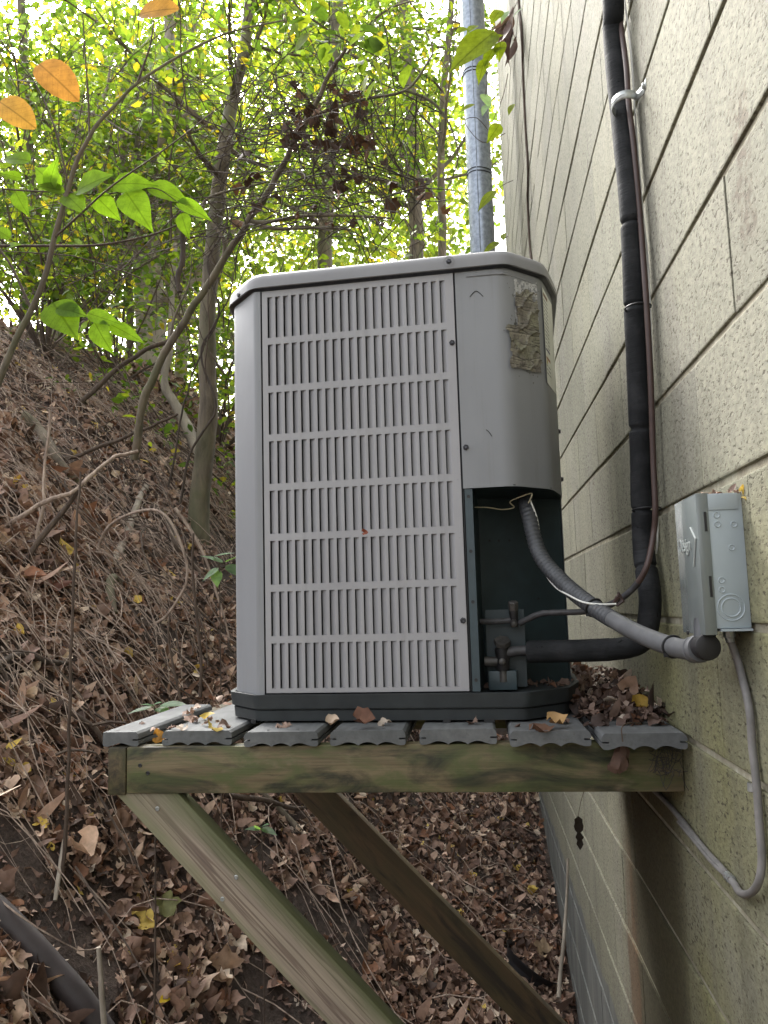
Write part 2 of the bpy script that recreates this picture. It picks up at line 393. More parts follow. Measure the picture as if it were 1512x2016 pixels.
def m_foam():
    t = NT('black_foam'); p = t.pos
    n = t.noise(p, (1, 1, 5), 26, 5, .65); m = t.noise(p, sc=60, det=4)
    col = t.mix(t.ramp(t.noise(p, sc=18, det=5), [(.45, 0), (.7, 1)]), (.011, .012, .013), (.030, .031, .033))
    nick = t.ramp(t.noise(p, sc=75, det=2), [(.70, 0), (.74, 1)])
    col = t.mix(nick, col, (.003, .003, .003))
    return t.fin(col, .78, t.bump(t.math('SUBTRACT', t.math('ADD', n, t.math('MULTIPLY', m, .4)), nick), .55, .004), spec=.3)
M_FOAM = m_foam()
M_FLEX = simple('grey_flex', (.058, .061, .066), .48, .25, 40, grime=((.16, .10, .07), 14, .66, .5))
M_FLEX2 = simple('grey_pvc', (.115, .117, .12), .45, .2, 30)
M_BROWN = simple('brown_cable', (.062, .036, .030), .5, .2, 50)
M_LINE = simple('grey_line', (.05, .048, .05), .55, .4, 70, bump=.3)
M_WHITE = simple('white_wire', (.72, .72, .66), .5, .1, 30)
M_CREAM = simple('cream_wire', (.42, .37, .24), .5, .1, 30)
M_ZINC = simple('zinc', (.46, .48, .47), .38, .3, 60, metal=.7)
M_GALV = simple('galvanised', (.33, .37, .43), .38, .28, 40, metal=.55, spec=.5)
M_BLACK = simple('black_plastic', (.012, .012, .013), .55, .2, 30)
M_BOX = simple('grey_box_paint', (.38, .435, .46), .42, .08, 12, grime=((.22, .22, .2), 26, .68, .3))
M_BOXLID = simple('shaded_grey_box_lid', (.165, .185, .18), .22, .12, 6, spec=.6, grime=((.16, .17, .15), 9, .55, .5))  # darker than the housing: shade on the lid is put into its grey
M_CABLE = simple('grey_cable', (.20, .19, .18), .6, .2, 40)
M_DRAIN = simple('brown_pipe', (.052, .042, .042), .55, .2, 14, bump=.2, grime=((.03, .025, .02), 22, .62, .7))
M_BARK = m_bark('grey_bark', (.065, .052, .038), (.21, .17, .12), 16, (.10, .11, .05))
M_BARK_D = m_bark('dark_bark', (.03, .023, .018), (.095, .07, .052), 22)
M_BARK_P = m_bark('pale_bark', (.20, .17, .135), (.40, .35, .28), 14)
M_TWIG = m_bark('dead_twig', (.16, .112, .086), (.52, .41, .325), 40)
M_STEM = m_bark('brown_stem', (.045, .03, .022), (.12, .085, .06), 40)
M_LITTER = leaf_mat('dead_leaf', .12, .6, (1.1, .9, .7))
M_LEAF = leaf_mat('green_leaf', .62, .42, (1.95, 2.0, .6))
M_LEAF_FAR = leaf_mat('far_leaf', .65, .5, (2.1, 2.1, .8))
M_YELLOW = leaf_mat('autumn_leaf', .4, .5, (1.2, 1.0, .5), .9)
M_LEAF_NEAR = leaf_mat('leaflet', .55, .55, (1.6, 1.8, .4), .8, .10)

# ================================================================= ground
gx = np.unique(np.concatenate([np.arange(-40, -8, 1.5), np.arange(-8, -4.2, .15), np.arange(-4.2, .5, .045), np.arange(.5, 30, 2.5)]))
gy = np.unique(np.concatenate([np.arange(-22, 0, 1.5), np.arange(0, 1.4, .1), np.arange(1.4, 7, .05), np.arange(7, 13, .12), np.arange(13, 80, 2.0)]))
GX, GY = np.meshgrid(gx, gy); GZ = H(GX, GY)
Vg = np.stack([GX.ravel(), GY.ravel(), GZ.ravel()], 1); nx_ = len(gx)
ii, jj = np.meshgrid(np.arange(nx_ - 1), np.arange(len(gy) - 1)); a_ = (jj * nx_ + ii).ravel()
ground = link('ground', big_mesh('ground', Vg, np.stack([a_, a_ + 1, a_ + nx_ + 1, a_ + nx_], 1), smooth=True), M_GROUND)
tag(ground, kind='structure')

# ================================================================= block wall
CH, Z0, BL, PH = .2030, .7730, .4064, 1.285       # course height, a course line, block length, bond phase
YEND, ZTOP = 6.46, 7.9
wall = tag(empty('block_wall', (W, 1.5, -2.6)), 'painted grey concrete block wall rising along the narrow gap', 'wall')
wall_b = MB().box((.0048, -4.5, -.6), (3.5, YEND - 1.5 - .004, ZTOP + 2.6)); wall_b.build('mortar', M_MORTAR, wall, smooth=False)
def block_mesh(L):
    bm = bmesh.new(); r = bmesh.ops.create_cube(bm, size=1.0)
    for v in bm.verts: v.co = Vector((v.co.x * .03 + .015, v.co.y * (L - .0020), v.co.z * (CH - .0118)))
    es = [e for e in bm.edges if all(abs(v.co.x) < 1e-6 for v in e.verts)]
    eh = [e for e in es if abs(e.verts[0].co.z - e.verts[1].co.z) < 1e-6]
    bmesh.ops.bevel(bm, geom=eh, offset=.0030, segments=2, affect='EDGES', profile=.6)
    ev = [e for e in bm.edges if all(abs(v.co.x) < 1e-6 for v in e.verts) and abs(e.verts[0].co.y - e.verts[1].co.y) < 1e-6]
    bmesh.ops.bevel(bm, geom=ev, offset=.0009, segments=1, affect='EDGES')
    me = bpy.data.meshes.new('block'); bm.to_mesh(me); bm.free()
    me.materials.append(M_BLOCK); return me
BME = block_mesh(BL)
cand = []; rest = []
for k in range(-36, 18):
    zc = Z0 - k * CH + CH / 2 - CH           # block between course line k and k+1
    ph = PH + (BL / 2 if k % 2 else 0)
    n0 = math.ceil((-2.9 - ph) / BL); n1 = math.floor((YEND - ph) / BL)
    for n in range(n0, n1 + 1):
        y0 = ph + n * BL; y1 = min(y0 + BL, YEND)
        if y1 - y0 < .05 or zc > ZTOP or zc < -2.55: continue
        yc = (y0 + y1) / 2
        px = []
        for yy in (max(y0, .3), y1):
            for zz in (zc - CH / 2, zc + CH / 2):
                c = CM.T @ np.array([W, yy, zz]); px.append((756 + F_PX * c[0] / c[1], 1008 - F_PX * c[2] / c[1]))
        xs = [min(max(p[0], 0), 1512) for p in px]; ys = [min(max(p[1], 0), 2016) for p in px]
        area = (max(xs) - min(xs)) * (max(ys) - min(ys)) if yc > .5 else 0
        full = abs(y1 - y0 - BL) < 1e-6
        if px[0][0] < 1075 and 560 < px[0][1] < 1500: area *= .02      # hidden behind the machine
        (cand if full else rest).append((area, yc, zc, y1 - y0))
cand.sort(reverse=True); keep = [c for c in cand if c[0] > 60][:235]; rest += cand[len(keep):]
for ar, yc, zc, L in keep:
    o = bpy.data.objects.new('block', BME); COL.objects.link(o); o.parent = wall
    o.location = (random.uniform(-.0012, .0012), yc - 1.5, zc + 2.6 + random.uniform(-.0008, .0008)); o.rotation_euler = (0, random.uniform(-.002, .002), random.uniform(-.0012, .0012))
rb = bmesh.new()
for ar, yc, zc, L in rest:
    n0 = len(rb.verts); rb.from_mesh(BME); rb.verts.ensure_lookup_table()
    for v in rb.verts[n0:]: v.co = Vector((v.co.x, v.co.y * L / BL + yc - 1.5, v.co.z + zc + 2.6))
rm = bpy.data.meshes.new('block_courses'); rb.to_mesh(rm); rb.free()
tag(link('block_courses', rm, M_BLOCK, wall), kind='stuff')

# ================================================================= platform
ZD = -.226
plat = empty('timber_platform', (-.18, 1.95, ZD)); PO = Vector(plat.location)
tag(plat, 'small timber bracket platform with grey deck boards and mossy beam', 'platform')
def board_poly(w, scal=3, cut=False):
    h = .0272; r = .004; P = []
    P += [(-w / 2 + .003, 0)]
    n = 6; sw = (w - .034) / scal
    x = -w / 2 + .017
    P += [(x - .006, 0)]
    for i in range(scal):
        for j in range(1, 9):
            a = j / 9; P.append((x + sw * a, .0062 * math.sin(PI * a) ** .8))
        x += sw
        if i < scal - 1: P.append((x, 0))
    P += [(w / 2 - .011, 0), (w / 2 - .003, .0), (w / 2, .003)]
    P += [(w / 2, .0105), (w / 2 - .012, .0105), (w / 2 - .012, .0135), (w / 2, .0135), (w / 2, h - .009), (w / 2 - .0015, h - .004), (w / 2 - .006, h)]
    if cut: P += [(-w / 2, h), (-w / 2, .003)]
    else: P += [(-w / 2 + .006, h), (-w / 2 + .0015, h - .004), (-w / 2, h - .009), (-w / 2, .0135), (-w / 2 + .012, .0135), (-w / 2 + .012, .0105), (-w / 2, .0105), (-w / 2, .003)]
    return P
DB = [(-.7352, -.6632, 1.548, 1.992, 1, True), (-.6170, -.4785, 1.553, 2.372, 3, False), (-.4480, -.3065, 1.528, 2.37, 3, False),
      (-.2838, -.1425, 1.532, 2.372, 3, False), (-.1172, .0243, 1.534, 2.37, 3, False), (.0484, .1898, 1.502, 2.372, 3, False), (.2012, .3432, 1.462, 2.37, 3, False)]
for i, (x0, x1, y0, y1, ns, cut) in enumerate(DB):
    b = MB().prism(board_poly(x1 - x0, ns, cut), 'y', y0 - 1.95, y1 - 1.95)
    o = b.build('deck_board', M_DECK, plat, angle=30); o.location = ((x0 + x1) / 2 + .18, 0, -.0272); o.rotation_euler = (0, 0, random.uniform(-.002, .002))
    if cut: o['label'] = 'short narrow deck board at the outer edge'
    for yy in (.035, .08):
        pass
ZB = ZD - .0275
def timber(name, L, h, d, mat, bev=.002):
    return MB().box((0, 0, 0), (L, d, h)).build(name, mat, plat, bevel=bev)
o = timber('beam', 1.0335, .0862, .038, M_BEAM); o.location = Vector((-.6822, 1.5394, ZB - .0863)) - PO; o['label'] = 'long mossy front beam'
o = timber('beam', 1.0335, .0862, .038, M_BEAM); o.location = Vector((-.6822, 2.312, ZB - .0863)) - PO
o = timber('rim_joist', .82, .0892, .0362, M_POST, .003); o.rotation_euler = (0, 0, PI / 2); o.location = Vector((-.6836, 1.5384, ZB - .0893)) - PO
o = timber('ledger', .732, .0862, .036, M_BEAM); o.rotation_euler = (0, 0, PI / 2); o.location = Vector((.3505, 1.579, ZB - .0866)) - PO
def brace(y0, mat, label):
    # built along its own length so the grain follows it; 45 degrees down to the wall
    Ld = (W - .0015 + .707) * math.sqrt(2); w = .088
    poly = [(0, 0), (w, -w), (Ld - .0, -w + .0), (Ld + w - .0, 0)]       # local x along length, z across (0 lower edge ... see below)
    P = [(0.0, 0.0), (w, w), (Ld - w, w), (Ld, 0.0)]
    b = MB().prism(P, 'y', 0, .038)
    o = b.build('brace', mat, plat, bevel=.002); o.rotation_euler = (0, PI / 4, 0)
    o.location = Vector((-.707, y0, ZB - .0868)) - PO
    o['label'] = label; return o
br1 = brace(1.5445, M_BRACE, 'near diagonal brace with pale streaked grain and green edge')
br2 = brace(2.311, M_BRACE_D, 'far diagonal brace, dark brown with shade in its colour')
for px in [(310, 1592), (465, 1727), (438, 1770)]:
    p = aY(px[0], px[1], 1.5445)
    MB().disc_stack((0, 0, 0), (0, -1, 0), [(-.001, .0042), (.0012, .0042), (.0018, .0032), (.0006, .0028)], 14).build('screw', M_ZINC, plat).location = p - PO
for px in [(276, 1507), (291, 1522)]:
    p = aY(px[0], px[1], 1.5394)
    MB().disc_stack((0, 0, 0), (0, -1, 0), [(-.001, .0038), (.0012, .0038), (.0014, .003), (.0004, .002)], 12).build('screw', M_SCREW, plat).location = p - PO
for (x0, x1, y0, y1, ns, cut) in DB[:4]:
    for q in ((.3, .022), (.7, .024)):
        MB().disc_stack((0, 0, 0), (0, 0, 1), [(-.002, .0036), (.0003, .0036), (.0006, .0026)], 10).build('screw', M_SCREW, plat).location = Vector((x0 + (x1 - x0) * q[0], y0 + q[1], ZD)) - PO

# ================================================================= air conditioner
UY = -.06176
ac = empty('air_conditioner', (-.251, 1.635, ZD + .0005), UY)
tag(ac, 'grey outdoor air conditioner with louvred grille standing on the deck', 'air conditioner')
def fillet(path, r, seg=4):
    out = [Vector((*path[0], 0))]
    for i in range(1, len(path) - 1):
        p0, p1, p2 = (Vector((*q, 0)) for q in path[i - 1:i + 2])
        d0 = (p0 - p1); d1 = (p2 - p1); k = min(r, d0.length * .45, d1.length * .45)
        a = p1 + d0.normalized() * k; b = p1 + d1.normalized() * k
        for j in range(seg + 1):
            t = j / seg; out.append(a * (1 - t) ** 2 + p1 * 2 * t * (1 - t) + b * t * t)
    out.append(Vector((*path[-1], 0))); return [(v.x, v.y) for v in out]
CX, CY = .067, .368
def foot(g=0.0, r=.02):
    """closed outline of the cabinet, grown outwards by g"""
    q = [(.267, -.368), (.343, -.289), (.368, -.168)]
    q = q + [(x, -y) for x, y in reversed(q)]; q = q + [(-x, -y) for x, y in q]
    n = len(q); out = []
    for i in range(n):
        p = Vector(q[i]); a = Vector(q[i - 1]); b = Vector(q[(i + 1) % n])
        e0 = (p - a).normalized(); e1 = (b - p).normalized()
        n0 = Vector((e0.y, -e0.x)); n1 = Vector((e1.y, -e1.x)); m = (n0 + n1).normalized()
        p2 = p + m * (g / max(.3, m.dot(n0))); ra = p2 + (Vector(q[i - 1]) - p).normalized() * r * .5
        rb_ = p2 + (b - p).normalized() * r * .5
        for j in range(4):
            t = j / 3; v = ra * (1 - t) ** 2 + p2 * 2 * t * (1 - t) + rb_ * t * t; out.append((v.x + CX, v.y + CY))
    return out
def loft(rings, cap0=True, cap1=True):
    b = MB(); n = len(rings[0][1]); vs = []
    for z, r in rings: vs += [(x, y, z) for x, y in r]
    fs = [(i * n + k, i * n + (k + 1) % n, (i + 1) * n + (k + 1) % n, (i + 1) * n + k) for i in range(len(rings) - 1) for k in range(n)]
    if cap0: fs.append(tuple(range(n - 1, -1, -1)))
    if cap1: fs.append(tuple(range((len(rings) - 1) * n, len(rings) * n)))
    return b.add(vs, fs)
loft([(.0045, foot(-.006)), (.0045, foot(.004)), (.0245, foot(.006)), (.0262, foot(.0025)), (.0275, foot(.0025)), (.0290, foot(.010)), (.052, foot(.013)), (.0565, foot(.0135)), (.0572, foot(.011)), (.0560, foot(.004)), (.0515, foot(.001)), (.0505, foot(-.03))]).build('base_pan', M_PAN, ac, angle=28)
for (x0, x1) in ((-.215, -.205), (.176, .190), (.255, .275)):
    MB().box((x0, -.006, -.0003), (x1, .06, .0062)).build('foot_pad', M_BLACK, ac)
loft([(.9125, foot(.010, .045)), (.9135, foot(.0125, .045)), (.928, foot(.0118, .045)), (.936, foot(.0098, .045)), (.9425, foot(.006, .045)), (.9470, foot(.000, .045)), (.9495, foot(-.008, .045)), (.9505, foot(-.018, .045)), (.952, foot(-.06)), (.954, foot(-.16))]).build('cap', M_CAP, ac, angle=32)
loft([(.9085, foot(.0015)), (.9126, foot(.0095))], False, False).build('cap_lip', M_SCREW, ac)
def strip(path, z0, z1, th=.0015, off=0.0):
    """sheet bent along a plan path, thickness inwards"""
    b = MB(); n = len(path); vs = []
    P = [Vector((x, y)) for x, y in path]; N = []
    for i in range(n):
        t = (P[min(i + 1, n - 1)] - P[max(i - 1, 0)]).normalized(); N.append(Vector((t.y, -t.x)))
    for z in (z0, z1):
        for k in (0, 1):
            vs += [(*(P[i] - N[i] * (th * k) + N[i] * off), z) for i in range(n)]
    A, Bk, C, D = 0, n, 2 * n, 3 * n; fs = []
    for i in range(n - 1):
        fs += [(A + i, A + i + 1, C + i + 1, C + i), (Bk + i + 1, Bk + i, D + i, D + i + 1), (Bk + i, Bk + i + 1, A + i + 1, A + i), (C + i, C + i + 1, D + i + 1, D + i)]
    fs += [(A, C, D, Bk), (A + n - 1, Bk + n - 1, D + n - 1, C + n - 1)]
    return b.add(vs, fs)
# corner panels (front left wraps to the side), control panel, rear and side sheets
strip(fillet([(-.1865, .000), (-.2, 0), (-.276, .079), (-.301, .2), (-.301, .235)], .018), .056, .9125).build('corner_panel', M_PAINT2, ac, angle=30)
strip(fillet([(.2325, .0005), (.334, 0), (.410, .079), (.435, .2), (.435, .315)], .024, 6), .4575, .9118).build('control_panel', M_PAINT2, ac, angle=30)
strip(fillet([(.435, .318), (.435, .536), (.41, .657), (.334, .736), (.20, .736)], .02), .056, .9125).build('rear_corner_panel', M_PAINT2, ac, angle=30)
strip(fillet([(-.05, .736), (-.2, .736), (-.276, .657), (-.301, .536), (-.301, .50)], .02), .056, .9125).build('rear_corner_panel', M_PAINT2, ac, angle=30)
# underside of the control box, crease under the cap, recess
MB().prism([(.2495, .012), (.334, .004), (.408, .081), (.432, .2), (.432, .29), (.2495, .20)], 'z', .4592, .4612).build('control_box_floor', M_DARKSTEEL, ac)
strip([(.250, .0035), (.2345, .0035)][::-1], .0575, .4570).build('corner_post', M_POSTSTEEL, ac)
strip([(.250, .0036), (.250, .19)], .0575, .4588).build('recess_side', M_DARKSTEEL, ac)
strip([(.2502, .178), (.431, .252)], .0515, .4588).build('recess_back', M_DARKSTEEL, ac)
strip([(.434, .252), (.434, .318)], .0515, .4588).build('side_sheet', M_POSTSTEEL, ac)
strip([(.2300, .006), (.2330, .006)], .0575, .91).build('seam_strip', M_COIL, ac)
strip([(-.1872, .007), (-.1800, .007)], .0575, .91).build('seam_strip', M_COIL, ac)
loft([(.058, foot(-.045)), (.905, foot(-.045))]).build('coil', M_COIL, ac) if False else None
MB().prism([(-.215, .06), (.228, .06), (.228, .30), (.38, .33), (.38, .65), (.30, .70), (-.17, .70), (-.255, .62), (-.265, .12)], 'z', .058, .905).build('coil', M_COIL, ac)
# ridge pressed into the control panel under the cap
MB().tube([(.256, -.0006, .8975), (.30, -.0006, .8978), (.331, .0006, .8975), (.372, .0405, .8955), (.402, .071, .8935)], [.0012, .0022, .0022, .0022, .0012], 8).build('pressed_ridge', M_PAINT2, ac)
# grille: sheet with real slots, one louvre in each
NCOL, NROW = 22, 8
SW, PITCH_U, U0 = .0115, .01770, -.1715
SH, PITCH_V, V0 = .0905, .10515, .0682
def grille(name, u0, u1, z0, z1, parent):
    us = [u0]; zs = [z0]
    for i in range(NCOL): us += [U0 + i * PITCH_U, U0 + i * PITCH_U + SW]
    us.append(u1)
    for j in range(NROW): zs += [V0 + j * PITCH_V, V0 + j * PITCH_V + SH]
    zs.append(z1)
    b = MB(); n = len(us); vs = [(u, 0, z) for z in zs for u in us]; vs += [(u, .0012, z) for z in zs for u in us]; o = n * len(zs); fs = []
    hole = lambda i, j: i % 2 == 1 and j % 2 == 1
    for j in range(len(zs) - 1):
        for i in range(n - 1):
            a = j * n + i
            if hole(i, j):
                fs += [(a, o + a, o + a + 1, a + 1), (a + 1, o + a + 1, o + a + 1 + n, a + 1 + n), (a + n + 1, o + a + n + 1, o + a + n, a + n), (a + n, o + a + n, o + a, a)]
            else: fs.append((a, a + 1, a + n + 1, a + n))
    a = 0
    for i in range(n - 1): fs += [(i, o + i, o + i + 1, i + 1)[::-1], ((len(zs) - 1) * n + i, (len(zs) - 1) * n + i + 1, o + (len(zs) - 1) * n + i + 1, o + (len(zs) - 1) * n + i)]
    for j in range(len(zs) - 1): fs += [(j * n, (j + 1) * n, o + (j + 1) * n, o + j * n), (j * n + n - 1, o + j * n + n - 1, o + (j + 1) * n + n - 1, (j + 1) * n + n - 1)]
    return b.add(vs, fs).build(name, M_PAINT, parent, smooth=False)
gp = grille('grille_panel', -.1835, .2287, .0590, .9085, ac)
LA, LB = .0103, .0074
lv = MB()
pr = [(SW + .0002, .0006), (SW - .0022, .0020), (SW - .006, .0047), (SW - LA, LB)]
lv.add([(x, y, 0) for x, y in pr] + [(x, y, SH) for x, y in pr], [(i + 1, i, 4 + i, 5 + i) for i in range(3)])
for z in (0.0003, SH - .0003):
    lv.add([(SW, .0008, z), (SW - .0022, .0020, z), (SW - .006, .0047, z), (SW - LA, LB, z), (SW - LA, .0011, z)], [(0, 1, 2, 3, 4) if z > .01 else (4, 3, 2, 1, 0)])
LVM = lv.mesh('louvre', 40); LVM.materials.append(M_PAINT)
for j in range(NROW):
    for i in range(NCOL):
        o = bpy.data.objects.new('louvre', LVM); COL.objects.link(o); o.parent = gp
        o.location = (U0 + i * PITCH_U, 0, V0 + j * PITCH_V)
# the other three sides carry the same louvred sheet, joined louvres
lvj = MB()
for j in range(NROW):
    for i in range(NCOL):
        lvj.add([(x + U0 + i * PITCH_U, y, z + V0 + j * PITCH_V) for x, y, z in lv.v], lv.f)
JM = lvj.mesh('louvres', 40); JM.materials.append(M_PAINT)
for (px_, py_, rz) in ((-.3005, .388, -PI / 2),):
    g2 = link('grille_panel', gp.data, None, ac); g2.location = (px_, py_, 0); g2.rotation_euler = (0, 0, rz); g2.scale = (.72, 1, 1)
    tag(link('louvres', JM, None, g2), kind='stuff')
strip([(.21, .735), (-.06, .735)][::1], .06, .91).build('rear_sheet', M_PAINT, ac)
# hex screws
def screw(u, v, z, n=(0, -1, 0), r=.0048, par=None):
    a = Vector(n).normalized(); MB().disc_stack((0, 0, 0), a, [(0, r * 1.35), (.0009, r * 1.3), (.0010, r), (.0042, r), (.0048, r * .8), (.0040, r * .55)], 6).build('screw', M_SCREW, par or ac, smooth=False).location = (u, v, z)
for z in (.7600, .1955): screw(.2218, -.0003, z, par=None)
screw(.2412, -.0003, .5408); screw(.4358, .235, .50, (1, 0, 0)); screw(.4358, .235, .61, (1, 0, 0))
MB().disc_stack((.2225, -.0125, .9285), (0, 1, 0), [(-.0006, .0115), (.0002, .0105), (.0012, .0085)], 24).build('dimple', M_CAP, ac)
screw(.2225, -.0122, .9285); screw(-.2445, .030, .918, (-.72, -.69, 0))
for z in (.4413, .3313, .2313, .0795):
    MB().disc_stack((.2423, .0032, z), (0, -1, 0), [(0, .0034), (.0004, .0034), (.0002, .0022)], 12).build('screw_hole', M_VALVE, ac)
for (u, v, z) in ((.272, .1865, .365), (.292, .195, .365), (.315, .204, .365), (.365, .2245, .362), (.372, .227, .235)):
    MB().disc_stack((u, v - .001, z), (.37, -.93, 0), [(0, .0026), (.0004, .0026)], 10).build('screw_hole', M_VALVE, ac)

# ---- torn label on the bevelled corner
def m_torn():
    t = NT('torn_paper'); c = t.pos
    n = t.noise(c, sc=38, det=6, rough=.68); f = t.noise(c, sc=190, det=5, rough=.7)
    k = t.ramp(n, [(.3, (.07, .062, .052)), (.48, (.19, .172, .14)), (.62, (.30, .28, .22)), (.75, (.15, .13, .115))])
    k = t.mix(t.math('MULTIPLY', t.ramp(t.noise(c, sc=14, det=4), [(.45, 0), (.6, 1)]), .55), k, (.23, .235, .145))
    k = t.mix(t.math('MULTIPLY', t.ramp(f, [(.52, 0), (.64, 1)]), .7), k, (.045, .042, .038))
    cr = t.ramp(t.noise(c, (5, 5, 42), 1.0, 3, .5, 1.2), [(.455, 0), (.485, 1), (.515, 0)])
    k = t.mix(t.math('MULTIPLY', cr, .85), k, (.028, .024, .02))
    cl = t.ramp(t.noise(c, (5, 5, 42), 1.0, 3, .5, 1.2, (0, 0, .12)), [(.46, 0), (.485, 1), (.50, 0)])
    k = t.mix(t.math('MULTIPLY', cl, .35), k, (.42, .39, .31))
    return t.fin(k, .9, t.bump(f, .6, .002))
def panel_pt(s, out):
    """point on the control panel: s measured along the sheet from its left edge"""
    P = [(.2325, 0), (.334, 0), (.410, .079), (.435, .2), (.435, .315)]
    for i in range(len(P) - 1):
        a = Vector(P[i]); b = Vector(P[i + 1]); L = (b - a).length
        if s <= L or i == len(P) - 2:
            d = (b - a) / L; q = a + d * s; return (q.x + d.y * out, q.y - d.x * out)
        s -= L
def sheet_label(name, s0, s1, z0, z1, ns, nz, mat, keep=None, wr=0.0, lift=.0012, parent=None, seed=0):
    b = MB(); idx = {}; vs = []; fs = []
    S = np.linspace(s0, s1, ns + 1); Z = np.linspace(z0, z1, nz + 1)
    for j, z in enumerate(Z):
        for i, s in enumerate(S):
            w = 0
            if wr:
                a = z * 62 + 1.6 * math.sin(s * 60 + seed) + 3.5 * float(fbm(s * 30, z * 30, 4 + seed))
                fold = (1 - abs(math.sin(a))) ** 6; w = wr * fold + wr * .5 * float(fbm(s * 110, z * 110, 6 + seed)) + wr * .25
            x, y = panel_pt(s, lift + max(w, -lift * .5)); vs.append((x, y, z + wr * .4 * float(fbm(s * 80, z * 70, 7))))
    for j in range(nz):
        for i in range(ns):
            if keep and not keep((S[i] + S[i + 1]) / 2, (Z[j] + Z[j + 1]) / 2): continue
            a = j * (ns + 1) + i; fs.append((a, a + 1, a + ns + 2, a + ns + 1))
    return b.add(vs, fs).build(name, mat, parent or ac, angle=60)
def keep_torn(s, z):
    n = float(fbm(s * 55, z * 55, 21)); n2 = float(fbm(s * 140, z * 140, 25))
    left = .128 + n * .012 if z > .79 else .108 + n * .03
    right = .193 + n2 * .004; top = .868 + n * .05 - .35 * max(0, .145 - s) - .3 * max(0, s - .178); bot = .700 + n * .012
    return left < s < right and bot < z < top
sheet_label('torn_label', .085, .205, .690, .885, 60, 96, m_torn(), keep_torn, .0062)['label'] = 'peeling weathered paper label, mould stained and torn at its top'
def keep_res(s, z):
    n = float(fbm(s * 70, z * 70, 41)); return .1285 + n * .01 < s < .1955 and (.835 + n * .05 - .05 * (abs(s - .16) > .022)) < z < .893 + n * .03 and float(fbm(s * 160, z * 160, 44)) > -.10
M_RES = simple('label_residue', (.50, .50, .50), .8, .3, 90, grime=((.16, .16, .16), 120, .5, .8))
sheet_label('label_residue', .120, .205, .79, .91, 44, 60, M_RES, keep_res, 0, .0006)
M_STAIN = simple('grime_film', (.125, .125, .118), .85, .5, 120)
def keep_st(s, z):
    d = max(abs(s - .152) / .062, abs(z - .785) / .135); return float(fbm(s * 130, z * 130, 51)) * 1.5 + .15 > .45 * (d - .35) * 2.2 + (.32 if d > 1 else .05) + .1
sheet_label('grime_film', .08, .225, .63, .93, 80, 150, M_STAIN, keep_st, 0, .0004)
# ---- warning label on the side bevel: white paper with rows of small type and two coloured bars
def m_warn():
    t = NT('warning_print'); c = t.obj; x, y, z = t.sep(c)
    k = t.mix(t.ramp(t.noise(t.pos, sc=20, det=4), [(.4, 0), (.7, 1)]), (.74, .75, .70), (.58, .59, .53))
    row = t.ramp(t.math('FRACT', t.math('MULTIPLY', z, 118)), [(.30, 0), (.34, 1), (.66, 1), (.70, 0)])
    words = t.ramp(t.noise(c, (90, 90, 20), 1.0, 2), [(.42, 0), (.46, 1)])
    marg = t.band(y, .086, .088, .130, .136)
    zs = t.math('MAXIMUM', t.band(z, .755, .757, .872, .874), t.band(z, .70, .702, .73, .732))
    k = t.mix(t.math('MULTIPLY', t.math('MULTIPLY', t.math('MULTIPLY', row, words), marg), t.math('MULTIPLY', zs, .72)), k, (.09, .09, .095))
    k = t.mix(t.math('MULTIPLY', t.band(z, .757, .7575, .762, .7625), marg), k, (.05, .05, .13))
    k = t.mix(t.math('MULTIPLY', t.band(z, .738, .7385, .744, .7445), marg), k, (.28, .12, .05))
    k = t.mix(t.math('MULTIPLY', t.band(z, .876, .8765, .884, .8845), marg), k, (.20, .11, .07))
    k = t.mix(t.math('MULTIPLY', t.band(z, .728, .7285, .7365, .737), t.band(y, .088, .089, .10, .101)), k, (.45, .33, .07))
    return t.fin(k, .6)
sheet_label('warning_label', .2135, .325, .684, .892, 8, 8, m_warn(), lambda s, z: z > .684 + .42 * max(0, .252 - s) * -1 and z < .892, 0, .0008)
M_SCR = simple('scratch_grey', (.10, .10, .10), .7, .2)
for (a, b_, c) in (((.262, -.0006, .854), (.275, -.0006, .865), (.289, -.0006, .852)), ((.283, -.0006, .574), (.288, -.0006, .57), (.294, -.0006, .560))):
    MB().tube(smooth_path([a, b_, c], 5), .0007, 5).build('hair_debris', M_VALVE, ac)

# ---- service valves in the recess
def bolt_hex(c, axis, r, h, mat, n=6, name='valve_cap', par=None):
    return MB().disc_stack((0, 0, 0), axis, [(0, r * .96), (.0006, r), (h * .85, r), (h, r * .88)], n).build(name, mat, par or ac, smooth=False)
vb = MB().box((-.045, 0, 0), (.035, .003, .158)).build('valve_bracket', M_DARKSTEEL, ac); vb.location = (.305, .105, .056)
v2 = MB().box((-.028, -.036, 0), (.028, .0, .038)).build('valve_bracket', M_POSTSTEEL, ac, bevel=.0015); v2.location = (.292, .095, .054)
big = MB().disc_stack((0, 0, 0), (0, 0, 1), [(0, .012), (.008, .0135), (.03, .0135), (.038, .015), (.045, .015)], 16).build('service_valve', M_VALVE, ac); big.location = (.293, .066, .092)
MB().disc_stack((0, 0, 0), (.05, -.5, .85), [(0, .0165), (.002, .0175), (.009, .0175), (.0115, .0165)], 6).build('valve_cap', M_BRASS, big, smooth=False).location = (.001, -.004, .052)
MB().disc_stack((0, 0, 0), (0, -1, .1), [(0, .0055), (.012, .0055), (.0135, .007), (.022, .0062), (.024, .003)], 12).build('valve_port', M_BRASS, big).location = (0, -.012, .018)
MB().tube([(-.036, 0, .018), (-.01, 0, .018)], .0105, 12).build('valve_stub', M_BRASS, big)
MB().disc_stack((0, 0, 0), (0, 0, 1), [(-.022, .010), (0, .010)], 12).build('valve_foot', M_BRASS, big)
